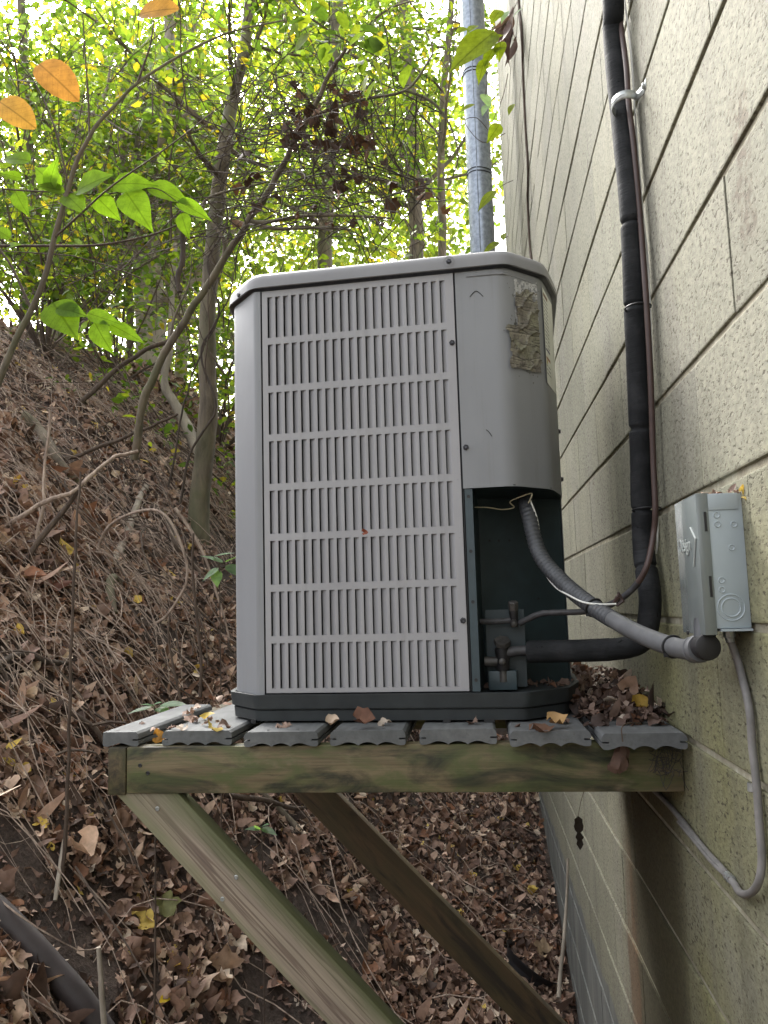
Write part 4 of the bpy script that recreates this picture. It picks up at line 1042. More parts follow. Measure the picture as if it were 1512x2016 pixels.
stick('arching_vine', [aY(x, y, G(420, 1230).y - .15 + .0 * i) for i, (x, y) in enumerate(av)], .009, .005, M_TWIG, 'tan bare stem slanting down beside the machine casing', 'vine')
st_ = [(158, 930), (153, 1000), (148, 1100), (141, 1250), (138, 1393), (134, 1520), (128, 1640), (122, 1760)]
stick('bare_sapling', [aY(x, y, 2.55 - .02 * i) for i, (x, y) in enumerate(st_)], .0035, .0065, M_STEM, 'slim upright brown stem in front of the leafy bank', 'stem', wob=.01)
stick('bare_sapling', deep([(381, 1050), (379, 1120), (386, 1200), (396, 1300), (394, 1372)], 2.75), .004, .006, M_STEM, 'slim dark stem standing close beside the machine casing', 'stem')
stick('bare_sapling', deep([(334, 1210), (332, 1260), (345, 1330), (357, 1382)], 2.75), .003, .005, M_STEM, 'short dark stem behind the outer deck board', 'stem')
stick('bare_sapling', deep([(97, 810), (90, 900), (84, 1000), (60, 1110), (35, 1190)], [3.6, 3.6, 3.55, 3.5, 3.4]), .006, .010, M_TWIG, 'wavy grey stem rising from the bank at photo left', 'stem', wob=.03)
stick('bare_sapling', deep([(75, 1160), (50, 1200), (30, 1240), (26, 1195), (60, 1090), (130, 1000), (155, 965)][3:], [3.3, 3.4, 3.5, 3.5]), .016, .009, M_STEM, 'brown sapling stem leaning up the bank under dead stick', 'stem')
stick('dead_branch', at_bank([(85, 1375), (110, 1395), (140, 1432), (185, 1470), (205, 1490)], [.03, .04, .05, .06, .05]), .012, .009, M_STEM, 'dark rotten branch ending under the outer deck board', 'branch')
stick('dead_branch', at_bank([(-10, 1330), (40, 1318), (90, 1330), (130, 1325)], [.03, .05, .05, .03]), .016, .010, M_BARK_D, 'black rotten log piece lying among twigs at far left', 'branch')
stick('dead_branch', at_bank([(400, 1565), (455, 1590), (520, 1605), (575, 1618), (612, 1612)], [.03, .04, .05, .05, .05]), .014, .009, M_STEM, 'dark crooked branch on the leaves between the braces', 'branch')
stick('dead_branch', at_bank([(495, 1565), (530, 1590), (565, 1630), (592, 1655)], [.03, .03, .04, .03]), .016, .012, M_BARK, 'grey stick lying behind the near brace top', 'branch')
stick('dead_branch', at_bank([(128, 1700), (118, 1745), (108, 1795)], [.06, .05, .03]), .0085, .006, M_BARK_P, 'short pale broken stick on soil below the slim stem', 'branch')
stick('dead_branch', deep([(194, 1865), (198, 1920), (201, 1970), (206, 2030)], 1.9), .0055, .007, M_BARK_P, 'pale straight stick standing in front of brown drain pipe', 'branch')
stick('dead_branch', deep([(1118, 1690), (1116, 1760), (1110, 1850), (1103, 1920), (1100, 1965)], [3.6, 3.55, 3.45, 3.4, 3.35]), .005, .009, M_BARK_P, 'pale crooked stem standing against the coated wall foot', 'branch')
# brown drain pipe low on the left
dpx = [(-60, 1745), (0, 1800), (50, 1850), (100, 1905), (150, 1962), (195, 2025), (250, 2110)]
pts = [G(x, y, .015) for x, y in dpx]; yv = np.polyval(np.polyfit(range(len(pts)), [p.y for p in pts], 1), range(len(pts)))
o = MB().tube(smooth_path([aY(x, y, yv[i] - .03) for i, (x, y) in enumerate(dpx)], 6), .036, 20).build('drain_pipe', M_DRAIN, None, angle=60)
tag(o, 'dull brown drain pipe running down the lower left bank', 'pipe')
# black plastic drain bowl half buried by the wall foot
bo = G(1040, 1925); bw = MB(); prof = [(-.16, .085), (-.02, .095), (.05, .125), (.062, .138), (.066, .138), (.058, .122), (.0, .11), (-.10, .10)]
bw.disc_stack((0, 0, 0), (.55, .05, .80), prof, 28)
o = bw.build('plastic_pot', M_BLACK, None, angle=50); o.location = bo + Vector((-.01, .06, -.01)); tag(o, 'black plastic pot half buried in leaves beside the wall foot', 'pot')

# ================================================================= trees
GREEN = [(.105, .150, .028), (.165, .195, .034), (.048, .085, .022), (.075, .118, .028), (.30, .24, .04), (.11, .155, .085)]
def crown_leaves(C, R, n, size, pal, w, T, far=False, droop=.4):
    """leaves on clumps: C (m,3) clump centres, R radii"""
    C = np.asarray(C); m = len(C); i = rng.integers(0, m, n)
    P = C[i] + rdir(n) * (np.asarray(R)[i] * rng.uniform(.15, 1, n) ** .6)[:, None] * np.array([1, 1, .72])
    A = rdir(n); A[:, 2] = A[:, 2] * .4 - droop * rng.uniform(0, 1, n)
    Nn = norm(rdir(n) * .8 + np.array([0, -.1, .7])); shade = rng.uniform(.85, 1.15, m)[i][:, None]
    return leaf_arrays(T, P, A, Nn, rng.uniform(size * .6, size * 1.3, n), rng.normal(0, .22, (n, 3)) + np.array([-.15, .2, 0]), pick(pal, n, w) * shade)
def make_tree(name, label, group, trunk, r0, r1, limbs, nleaf, size, pal, w, bark, T=T_LEAF, lm=None, clump=.35, llen=(.8, 2.0), zmin=.25, cat='tree', nsides=10):
    sp_ = smooth_path(trunk, 8); n = len(sp_)
    root = empty(name, sp_[0]); tag(root, label, cat, group); o0 = sp_[0]
    rs = [r * (1 + .12 * float(fbm(i * .5, 2, 81))) * (1 + .35 * max(0, 1 - i / 5)) for i, r in enumerate(taper(n, r0, r1))]
    tb_ = MB(); tb_.tube([q - o0 for q in sp_], rs, nsides + 4)
    ax_ = [q - o0 for q in sp_ for _ in range(nsides + 4)]
    tb_.v = [tuple(ax_[i] + (Vector(vv) - ax_[i]) * (1 + .34 * float(fbm(i % (nsides + 4) * .9 + 3, i // (nsides + 4) * .23, 93)))) for i, vv in enumerate(tb_.v)]
    tb_.build('trunk', bark, root, angle=70)
    lb = MB(); C = []; R = []
    for k in range(limbs):
        t = rng.uniform(zmin, 1); i = min(int(t * (n - 1)), n - 1); p = sp_[i]
        d = Vector(rdir(1)[0]); d.z = abs(d.z) * .5 + .12; d.normalize(); L = rng.uniform(*llen) * (1.15 - .5 * t); pts = [p]; cur = d.copy(); r = max(rs[i] * .42, .006)
        m = 6
        for j in range(m):
            cur = (cur + Vector(rdir(1)[0]) * .28 + Vector((0, 0, .04))).normalized(); pts.append(pts[-1] + cur * L / m)
        lb.tube([q - o0 for q in pts], taper(m + 1, r, r * .25), 5)
        for j in range(2, m + 1):
            C.append(pts[j]); R.append(clump * rng.uniform(.6, 1.2))
            for s in range(2):
                e = pts[j] + (Vector(rdir(1)[0]) * .5 + cur * .3) * L * .45; mid = pts[j].lerp(e, .5) + Vector(rdir(1)[0]) * .06
                lb.tube([pts[j] - o0, mid - o0, e - o0], taper(3, r * .35, r * .12), 4); C.append(e); R.append(clump * rng.uniform(.6, 1.2))
    if lb.v: tag(lb.build('branches', bark, root, smooth=False), kind='stuff')
    if nleaf:
        C = np.array([tuple(c) for c in C]); v, f, c = crown_leaves(C, R, nleaf, size, pal, w, T)
        v = v - np.array(o0); tag(link('crown', big_mesh('crown', v, f, c), lm or M_LEAF, root), kind='stuff')
    return root
GW = [26, 17, 22, 22, 6, 12]
# the slim tree rooted in the bank beside the machine
tb = G(388, 1050)
ty = tb.y
def tp(x, y, dy=0): return aY(x, y, ty + dy)
make_tree('slender_tree', 'slim grey tree rooted in the bank close beside the machine', None,
          [tb + Vector((0, 0, -.15)), tp(392, 985), tp(402, 900), tp(410, 800), tp(408, 720), tp(408, 640), tp(414, 540), tp(424, 430), tp(440, 300), tp(462, 180, .1), tp(486, 70, .2), tp(497, -60, .3), tp(520, -400, .6)],
          .070, .038, 15, 2600, .07, GREEN, GW, M_BARK, llen=(.7, 1.7), zmin=.62, clump=.3)
lean = [(262, 905), (272, 850), (290, 770), (333, 680), (385, 598), (439, 516), (490, 433), (520, 385), (549, 340), (575, 290), (603, 240), (630, 190), (654, 137), (668, 115), (681, 95)]
lb_ = [aY(x, y, ty - .55 - .055 * i) for i, (x, y) in enumerate(lean)]
o = stick('leaning_branch', lb_, .026, .009, M_BARK, 'long leaning brown branch crossing in front of slim tree trunk', 'branch', sub=5,
          twigs=[([lb_[10], aY(642, 218, ty - 1.12), aY(720, 195, ty - 1.15), aY(799, 178, ty - 1.2), aY(838, 129, ty - 1.2), aY(852, 98, ty - 1.2), aY(838, 62, ty - 1.2)], .010),
                 ([aY(799, 178, ty - 1.2), aY(850, 200, ty - 1.2), aY(885, 245, ty - 1.2), aY(902, 310, ty - 1.2), aY(880, 375, ty - 1.2)], .008),
                 ([lb_[6], aY(520, 438, ty - .9), aY(600, 425, ty - .95), aY(690, 425, ty - 1.0), aY(770, 430, ty - 1.0)], .013),
                 ([lb_[6], aY(540, 450, ty - .9), aY(620, 448, ty - .95), aY(690, 452, ty - 1.0)], .013),
                 ([lb_[5], aY(440, 470, ty - .85), aY(400, 415, ty - .85), aY(420, 385, ty - .85), aY(520, 360, ty - .9)], .014),
                 ([lb_[3], aY(345, 620, ty - .7), aY(372, 560, ty - .7), aY(378, 500, ty - .7)], .008)], wob=.03)
# bent pale sapling and other trunks standing back on the crest
def crest(x, y): 
    p = G(x, y); return p
bp = G(385, 885)
stick('bent_sapling', [G(390, 905), aY(381, 870, bp.y - .1), aY(362, 828, bp.y), aY(341, 790, bp.y), aY(326, 765, bp.y), aY(324, 735, bp.y), aY(334, 690, bp.y), aY(338, 600, bp.y + .1), aY(345, 480, bp.y + .2)], .055, .022, M_BARK_P, 'bent pale sapling curving up beside the slim tree', 'tree')
TR = [((105, 690), (112, 640), (120, 560), (128, 480), (140, 350), 8.6, .10, .07, M_BARK_P), ((255, 700), (256, 620), (252, 520), (248, 430), (245, 280), 9.4, .05, .04, M_BARK), ((295, 730), (297, 640), (292, 560), (288, 470), (280, 330), 9.0, .19, .15, M_BARK_P),
      ((180, 690), (200, 600), (240, 520), (262, 440), (270, 300), 8.2, .045, .03, M_BARK), ((640, 560), (640, 470), (645, 380), (652, 250), (660, 100), 9.5, .10, .07, M_BARK), ((45, 680), (52, 560), (70, 450), (60, 330), (50, 150), 8.0, .06, .045, M_BARK), ((820, 560), (822, 480), (815, 380), (812, 250), (800, 80), 12.5, .13, .09, M_BARK),
      ((872, 560), (872, 450), (868, 340), (872, 200), (884, 60), 10.5, .06, .04, M_BARK),
      ((355, 740), (360, 640), (352, 520), (350, 420), (340, 200), 10.5, .09, .07, M_BARK_P)]
TL = ['pale mottled tree trunk standing on the crest above the pale dead stick', 'thin straight tree behind the fork of the leaning limb on crest', 'stout pale grey trunk standing on the crest left of slim tree', 'slim leaning tree between the mottled trunk and stout pale trunk',
      'grey tree rising behind the middle of the machine top', 'thin dark tree at the far left of the crest', 'taller tree showing over the machine close to the downspout', 'thin tree in yellow green leaf next to the downspout', 'pale trunk just behind the slim tree on the crest']
for i, (a, b_, c_, d_, e_, Y, r0, r1, bk) in enumerate(TR):
    pts = [aY(*q, Y) for q in (a, b_, c_, d_, e_)]
    gz = float(H(pts[0].x, pts[0].y)); base = Vector((pts[0].x, pts[0].y, min(gz, pts[0].z) - .2))
    pts.append(pts[-1] + (pts[-1] - pts[-2]) * 1.1)
    make_tree('woodland_tree', TL[i], 'trees along the crest', [base] + pts, r0, r1, 13, 2500, .092, GREEN, GW, bk, llen=(1.0, 2.4), zmin=.35, clump=.42)
# understorey shrubs in front of the crest, their stems many and thin
SH_ = [((90, 700), 6.3, 2.3, 1900, 'bushy green shrub on the crest at far left'), ((230, 690), 6.8, 2.5, 2000, 'bushy green shrub between the stout trunk and far left shrub'), ((430, 760), 7.4, 2.4, 1900, 'yellow green shrub showing beside the machine corner'), ((560, 620), 6.4, 2.6, 2000, 'green shrub behind left half of the machine top'), ((760, 600), 7.2, 2.7, 2100, 'green shrub behind the right half of machine top'), ((870, 560), 8.4, 2.6, 1500, 'light green shrub beside the downspout')]
for (px, Y, hgt, n, lab) in SH_:
    p = aY(px[0], px[1], Y); gz = float(H(p.x, p.y)); p = Vector((p.x, p.y, gz)); root = empty('shrub', p); tag(root, lab, 'shrub', 'shrubs along the crest')
    b = MB(); C = []; R = []
    for k in range(16):
        d = Vector(rdir(1)[0]); d.z = abs(d.z) + .9; d.normalize(); cur = d; q = Vector((0, 0, -.05)); pts = [q]
        for j in range(6): cur = (cur + Vector(rdir(1)[0]) * .25).normalized(); pts.append(pts[-1] + cur * hgt / 6 * rng.uniform(.7, 1.2))
        b.tube(pts, taper(7, .012, .003), 4)
        for j in range(2, 7):
            C.append(tuple(pts[j])); R.append(.28)
            e = pts[j] + Vector(rdir(1)[0]) * .4; b.tube([pts[j], e], [.004, .002], 4); C.append(tuple(e)); R.append(.22)
    tag(b.build('stems', M_STEM, root, smooth=False), kind='stuff')
    v, f, c = crown_leaves(C, R, int(n * 1.1), .072, GREEN, GW, T_LEAF); tag(link('crown', big_mesh('crown', v, f, c), M_LEAF, root), kind='stuff')
# far wood: many crowns that read as one mass
C = []; R = []
for k in range(800):
    Y = rng.uniform(13, 34); s = rng.uniform(-.62, .02); X = s * Y + rng.uniform(-2, 2)
    if X > -.3 and Y < 16: X = -.3
    z = float(H(X, Y)); C.append((X, Y, z + rng.uniform(.3, 1) ** .8 * Y * .80)); R.append(rng.uniform(.7, 1.7))
FARG = [(.15, .195, .035), (.21, .245, .045), (.08, .125, .03), (.12, .165, .05), (.32, .27, .05), (.18, .22, .11)]
v, f, c = crown_leaves(C, R, 70000, .19, FARG, GW, T_FAR)
tag(link('far_foliage', big_mesh('far_foliage', v, f, c), M_LEAF_FAR), 'bright sunlit foliage of the wood beyond the bank', 'foliage', kind='stuff')
# low greenery beyond the crest
C = []; R = []
for k in range(260):
    Y = rng.uniform(9.5, 22); X = rng.uniform(-.5, -.05) * Y; z = float(H(X, Y)); C.append((X, Y, z + rng.uniform(.1, 1.6))); R.append(rng.uniform(.4, .8))
v, f, c = crown_leaves(C, R, 16000, .11, FARG, GW, T_FAR)
tag(link('undergrowth', big_mesh('undergrowth', v, f, c), M_LEAF_FAR), 'low bright undergrowth beyond the crest of the bank', 'undergrowth', kind='stuff')

# dead vine tangle hung over the leaning branch
tg = MB()
for k in range(420):
    a = Vector(aY(rng.uniform(430, 910), rng.uniform(170, 470), ty - rng.uniform(.2, 1.6)))
    L = rng.uniform(.35, 1.3); d = Vector(rdir(1)[0]); d.z = abs(d.z) * .5; pts = [a]; cur = d.normalized(); sag = rng.uniform(.02, .22); side = Vector(rdir(1)[0]) * .12
    for j in range(7):
        cur = (cur + Vector((0, 0, -sag)) + side + Vector(rdir(1)[0]) * .10).normalized(); pts.append(pts[-1] + cur * L / 7)
    if max(q_.x for q_ in pts) > -.06: continue
    tg.tube(pts, taper(8, rng.uniform(.002, .0045), .0012), 4)
tag(tg.build('vine_tangle', M_BARK_D, None, smooth=False), 'mass of fine dead arching vines hanging over the leaning branch', 'vines', kind='stuff')
# thin bare saplings and hanging twigs in the left wood
tg = MB()
for k in range(150):
    a = Vector(aY(rng.uniform(-40, 480), rng.uniform(60, 760), rng.uniform(3.6, 6.5))); d = Vector(rdir(1)[0]); d.z = abs(d.z) * 1.3 + .2; cur = d.normalized(); pts = [a]
    for j in range(6): cur = (cur + Vector(rdir(1)[0]) * .22).normalized(); pts.append(pts[-1] + cur * rng.uniform(.08, .22))
    tg.tube(pts, taper(7, rng.uniform(.002, .005), .0012), 4)
tag(tg.build('bare_twigs', M_STEM, None, smooth=False), 'bare fine twigs threading through foliage over the left bank', 'twigs', kind='stuff')
# brown dead leaves caught in the tangle
n = 85; P = np.array([tuple(aY(rng.uniform(560, 730) if k < 50 else rng.uniform(440, 880), rng.uniform(170, 290) if k < 50 else rng.uniform(280, 440), ty - rng.uniform(.8, 1.4))) for k in range(n)])
v, f, c = leaf_arrays(T_LOBE[0], P, rdir(n), rdir(n), rng.uniform(.04, .09, n), rng.normal(0, .7, (n, 3)), pick([(.075, .045, .032), (.055, .034, .025), (.14, .075, .04)], n), .08)
tag(link('caught_leaves', big_mesh('caught_leaves', v, f, c), M_LITTER), 'withered brown leaves caught in the hanging vines', 'leaves', kind='stuff')

# ================================================================= near foliage built leaf by leaf
def one_leaf(name, base, tip, facing, col, mat, parent=None, width=1.0, curl=(-.12, .16, 0), T=T_FINE):
    width = width * .74 if T is T_FINE else width
    b = np.array(base); t = np.array(tip); A = t - b; L = np.linalg.norm(A)
    Nn = np.array(facing, float); v, f, c = leaf_arrays(T, b[None], A[None], norm(Nn[None]), np.array([L]), np.array([curl]), np.array([col]), 0.0, width)
    o = link(name, big_mesh(name, v - (b if parent is None else np.array(parent.location)), f, c, smooth=True, loc=T[0] * np.array([1, 1, 0]) + np.array([0, .5, 0])), mat, parent)
    if parent is None: o.location = tuple(b)
    return o
YS = 1.85
sb = G(-190, 1300)
S1 = [sb + Vector((0, 0, -.05)), aY(-90, 1010, YS + .1), aY(-20, 800, YS), aY(30, 672, YS), aY(62, 610, YS), aY(90, 540, YS), aY(110, 455, YS), aY(135, 372, YS), aY(150, 320, YS), aY(176, 270, YS), aY(192, 244, YS), aY(230, 204, YS), aY(270, 164, YS), aY(350, 112, YS + .05), aY(430, 72, YS + .1), aY(480, 56, YS + .1), aY(560, 40, YS + .15)]
sap = empty('sapling', sb); SO = Vector(sap.location); tag(sap, 'brown forked sapling with large green leaflets in front of the bank', 'sapling')
s_ = smooth_path(S1, 6); MB().tube([q - SO for q in s_], taper(len(s_), .0095, .002), 8).build('stem', M_BARK, sap, angle=70)
for pts, r in (([aY(270, 164, YS), aY(283, 128, YS), aY(296, 88, YS), aY(303, 40, YS)], .0032), ([aY(176, 270, YS), aY(174, 200, YS), aY(168, 110, YS), aY(163, 30, YS)], .0028),
               ([aY(135, 372, YS), aY(118, 290, YS), aY(96, 220, YS), aY(60, 150, YS), aY(-10, 70, YS)], .0028), ([aY(62, 610, YS), aY(20, 520, YS), aY(-20, 470, YS)], .004),
               ([aY(105, 470, YS), aY(160, 420, YS - .03), aY(222, 365, YS - .05), aY(330, 290, YS - .05), aY(420, 220, YS)], .0030)):
    q = smooth_path(pts, 5); MB().tube([p - SO for p in q], taper(len(q), r, r * .5), 6).build('shoot', M_STEM, sap, angle=70)
LG = (.115, .185, .024)
def frond(rach, leaves, Y, r=.0022):
    q = smooth_path([aY(x, y, Y) for x, y in rach], 5); MB().tube([p - SO for p in q], taper(len(q), r, r * .5), 6).build('leaf_stalk', M_STEM, sap, angle=70)
    for (bx, by, tx, ty_, w) in leaves:
        b = aY(bx, by, Y + rng.uniform(-.01, .01)); t = aY(tx, ty_, Y - .03 + rng.uniform(-.03, .03))
        A = (t - b).normalized(); nn = Vector((rng.uniform(-.25, .25), -1.0, rng.uniform(.1, .6)))
        o = one_leaf('leaflet', b, t, nn, np.array(LG) * rng.uniform(.85, 1.15), M_LEAF_NEAR, None, w, (rng.uniform(-.28, 0), rng.uniform(.1, .3), rng.uniform(-.2, .2))); 
        o.parent = sap; o.location = b - SO
frond([(5, 372), (60, 376), (130, 379), (200, 383), (260, 374), (310, 372), (352, 400)],
      [(118, 374, 58, 318, 1.25), (128, 376, 66, 362, 1.2), (152, 376, 216, 336, 1.45), (222, 364, 300, 352, 1.15), (292, 366, 374, 390, 1.0), (349, 396, 416, 428, .95), (357, 420, 371, 470, 1.2), (186, 384, 238, 434, 1.25), (248, 378, 290, 436, 1.25), (130, 384, 168, 414, 1.2), (44, 352, -6, 336, 1.3), (60, 318, -8, 300, 1.4), (30, 378, 52, 420, 1.1), (96, 376, 104, 306, 1.3)], YS, .0022)
frond([(60, 640), (110, 628), (180, 630), (216, 640)], [(104, 596, 150, 664, 1.55), (112, 604, 172, 620, 1.2), (172, 616, 242, 640, .95), (186, 634, 214, 690, 1.25), (216, 638, 284, 672, .9)], YS - .1, .0016)
frond([(0, 484), (100, 484), (200, 482), (300, 462), (355, 440)], [(20, 470, -20, 440, 1.2), (14, 488, 30, 474, .8)], YS + .05, .0040)
for (bx, by, tx, ty_, w, col) in ((274, 29, 346, 6, 1.4, (.38, .22, .05)), (77, 126, 148, 184, 1.35, (.40, .21, .045)), (-2, 200, 63, 240, 1.35, (.42, .25, .045))):
    b = aY(bx, by, 1.5); t = aY(tx, ty_, 1.47); o = one_leaf('autumn_leaf', b, t, (.1, -1, .25), col, M_YELLOW, None, w * .62, (-.14, .24, .25), T_OVAL); o.parent = sap; o.location = b - SO; o['label'] = 'large orange yellow leaf'
    q = [b, b + (b - t) * .35 + Vector((0, .06, -.02)), aY(bx + (-60 if bx < 200 else 25), by + (30 if bx < 200 else 40), YS - .05)]
    MB().tube([p - SO for p in smooth_path(q, 4)], .0010, 5).build('leaf_stalk', M_STEM, sap)
hb = [aY(357, 445, YS + .03), aY(360, 480, YS + .03), aY(359, 515, YS + .03), aY(350, 545, YS + .03), aY(354, 575, YS + .03)]
MB().tube([p - SO for p in smooth_path(hb, 5)], [.005 + .003 * abs(math.sin(i * 1.3)) for i in range(21)], 7).build('withered_leaf', M_BARK_D, sap, angle=70)
# broken-off green spray high in the middle
yb = 3.3
sp_g = empty('leafy_branch', aY(585, 12, yb)); tag(sp_g, 'broad green maple spray hanging in above the leaning branch', 'branch'); go = Vector(sp_g.location)
q = smooth_path([aY(540, -60, yb), aY(585, 12, yb), aY(640, 55, yb), aY(700, 90, yb), aY(760, 120, yb)], 5); MB().tube([p - go for p in q], taper(len(q), .005, .002), 6).build('stem', M_STEM, sp_g)
for k in range(46):
    i = rng.integers(3, len(q)); b = q[i] + Vector(rdir(1)[0]) * .10; d = Vector(rdir(1)[0]); d.z = d.z * .3 - .35; t = b + d.normalized() * rng.uniform(.07, .12)
    o = one_leaf('leaf', b, t, (rng.uniform(-.6, .6), -.6, .8), np.array(GREEN[rng.integers(0, 4)]) * 1.05, M_LEAF, None, 1.35, (-.15, .1, 0), T_LEAF); o.parent = sp_g; o.location = b - go
# vine sprays in front of the downspout
yv_ = 3.35
vs_ = empty('vine_spray', aY(985, 30, yv_)); tag(vs_, 'yellow green vine leaves dangling in front of the downspout', 'vine'); vo = Vector(vs_.location)
for pts in ([(1040, -40), (1010, 20), (985, 60), (965, 120), (955, 190)], [(1000, 40), (960, 90), (930, 120)], [(1000, 145), (990, 190), (972, 235), (965, 260)], [(960, 255), (938, 232), (915, 240), (950, 280), (995, 262)], [(1010, 355), (985, 368), (960, 395)], [(1000, 465), (980, 480), (965, 492)]):
    qq = smooth_path([aY(x, y, yv_) for x, y in pts], 5); MB().tube([p - vo for p in qq], .0016, 5).build('tendril', M_STEM, vs_)
VL = [(975, 62, 880, 132, 1.45), (985, 20, 965, 45, 1.3), (960, 80, 990, 66, 1.1), (972, 95, 952, 128, 1.2), (986, 82, 982, 118, 1.1), (955, 115, 940, 162, .9), (970, 100, 995, 92, .9), (938, 50, 918, 62, 1.4), (1010, 205, 1000, 224, .9), (984, 244, 960, 278, 1.15), (934, 205, 903, 217, .9), (975, 375, 938, 412, .95), (990, 460, 992, 472, 1.1), (982, 476, 948, 498, .95), (918, 55, 896, 64, 1.3)]
for (bx, by, tx, ty_, w) in VL:
    b = aY(bx, by, yv_); t = aY(tx, ty_, yv_ - .04); o = one_leaf('leaf', b, t, (rng.uniform(-.5, .2), -1, rng.uniform(-.2, .6)), np.array((.19, .23, .03)) * rng.uniform(.85, 1.2), M_LEAF_NEAR, None, w); o.parent = vs_; o.location = b - vo
for (bx, by, tx, ty_, w) in [(950, 185, 968, 212, 1.2), (960, 205, 948, 226, 1.2), (1000, 22, 985, 44, 1.0), (1030, 15, 1008, 30, .5)]:
    b = aY(bx, by, yv_); t = aY(tx, ty_, yv_ - .03); o = one_leaf('leaf', b, t, (0, -.5, 1), (.20, .29, .27), M_LEAF, None, w); o.parent = vs_; o.location = b - vo; o['label'] = 'pale underside of a vine leaf'
# brown climbing vine on the wall
vb_ = [aX(1018, -80, W - .006), aX(1022, 0, W - .006), aX(1027, 70, W - .007), aX(1030, 150, W - .006), aX(1036, 260, W - .006), aX(1039, 330, W - .007), aX(1039, 400, W - .006), aX(1044, 480, W - .006), aX(1047, 530, W - .006), aX(1050, 640, W - .006)]
wv = empty('wall_vine', vb_[-1]); wo_ = Vector(wv.location); tag(wv, 'dry brown vine climbing the wall with withered leaves at top', 'vine')
for off, r in ((0, .0055), (.05, .0032)):
    q = smooth_path([p + Vector((0, off + .02 * math.sin(i * 2.1), 0)) for i, p in enumerate(vb_)], 8)
    q = [p + Vector((0, .012 * float(fbm(i * .7, off * 50, 91)), .0)) for i, p in enumerate(q)]; MB().tube([p - wo_ for p in q], r, 6).build('stem', M_STEM, wv, angle=70)
for k in range(16):
    px, py = rng.uniform(998, 1030), rng.uniform(5, 78); b = aX(1024 + rng.uniform(-5, 5), py, W - .012); b.x -= rng.uniform(.0, .08); t = b + Vector((rng.uniform(-.10, 0), rng.uniform(-.05, .08), rng.uniform(-.14, -.04)))
    o = one_leaf('withered_leaf', b, t, rdir(1)[0], pick([(.13, .085, .065), (.22, .15, .12), (.085, .05, .04)], 1)[0], M_LITTER, None, 1.0, tuple(rng.normal(0, .8, 3))); o.parent = wv; o.location = b - wo_
for (pts, r, lab) in (([(352, 1000), (372, 900), (425, 800), (395, 700), (432, 610), (408, 520), (446, 430), (432, 330), (470, 230), (462, 120)], .009, 'twisting brown vine winding up the slim tree trunk'), ([(330, 960), (352, 850), (372, 760), (398, 690), (425, 640), (455, 570), (470, 480), (520, 400)], .007, 'thin grey vine crossing the slim tree from left to right')):
    stick('climbing_vine', [aY(x, y, ty - .13) for x, y in pts], r, r * .5, M_BARK_D, lab, 'vine', wob=.03)
# grey-green seedlings
def seedling(x, y, Y, leaves, label):
    o0 = aY(x, y, Y); g = float(H(o0.x, o0.y)); root = empty('seedling', (o0.x, o0.y, g)); tag(root, label, 'plant'); ro = Vector(root.location)
    MB().tube([Vector((0, 0, -.02)), Vector((.004, 0, (o0.z - g) * .5)), o0 - ro], [.003, .0025, .002], 6).build('stem', M_STEM, root)
    for (bx, by, tx, ty_, w) in leaves:
        b = aY(bx, by, Y); t = aY(tx, ty_, Y - .03); l = one_leaf('leaf', b, t, (rng.uniform(-.2, .2), -.35, 1), np.array((.13, .215, .135)) * rng.uniform(.85, 1.15), M_LEAF, None, w, (-.1, .12, 0)); l.parent = root; l.location = b - ro
        MB().tube([o0 - ro, b - ro], .0012, 5).build('leaf_stalk', M_STEM, root)
seedling(432, 1108, 2.9, [(440, 1108, 395, 1090, 1.6), (430, 1118, 396, 1142, 1.2), (446, 1106, 474, 1090, 1.6), (425, 1122, 428, 1156, 1.4), (448, 1112, 478, 1136, 1.5), (420, 1096, 462, 1084, .8)], 'grey green broad-leaved seedling right beside the machine casing')
seedling(305, 1396, 2.15, [(298, 1392, 248, 1402, .8), (304, 1390, 276, 1384, .9), (310, 1394, 334, 1402, 1.5), (316, 1388, 372, 1383, 1.0), (300, 1388, 318, 1380, .9)], 'pale green seedling behind the outer end of deck')
seedling(515, 1632, 2.6, [(512, 1632, 482, 1630, 1.1), (516, 1630, 546, 1642, 1.0), (514, 1628, 530, 1620, 1.2), (510, 1634, 500, 1622, 1.0)], 'tiny pale seedling on the leaf litter between the braces')

# ================================================================= leaves lying on the deck
def pile(n, fx, smin, smax, tilt, pal=DEAD, w=DEAD_W):
    P = np.array([fx() for _ in range(n)]); Nn = norm(np.array([0, 0, 1.]) + rng.normal(0, tilt, (n, 3))); A = np.cross(Nn, rdir(n)); col = pick(pal, n, w); parts = []
    wh = rng.integers(0, 5, n); s = rng.uniform(smin, smax, n)
    for q_ in range(5):
        m = wh == q_
        if m.any(): parts.append(leaf_arrays(T_RING[q_] if q_ < 4 else T_LEAF, P[m], A[m], Nn[m], s[m], np.stack([rng.normal(0, .6, m.sum()), rng.normal(.3, .5, m.sum()), rng.normal(0, .9, m.sum())], 1), col[m], .08))
    return merge(parts)
def px_pile():
    # heap between the machine and the wall, highest towards the back
    while True:
        X = rng.uniform(.165, .345); Y = rng.uniform(1.55, 2.36)
        k = min(1, max(0, (Y - 1.53) / .42)); hh = .007 + .048 * k * (1 - .25 * (X - .165) / .18)
        if X < .19 and Y < 1.72: continue
        if Y < 1.62 and rng.uniform() < .6: continue
        return (X, Y, ZD + .003 + rng.uniform(0, 1) * hh)
v, f, c = pile(1000, px_pile, .012, .036, .55, DEAD, [24, 22, 14, 9, 22, 6, .8, 4])
tag(link('leaf_pile', big_mesh('leaf_pile', v, f, c), M_LITTER), 'drift of brown leaves heaped between the machine and wall', 'leaves', kind='stuff')
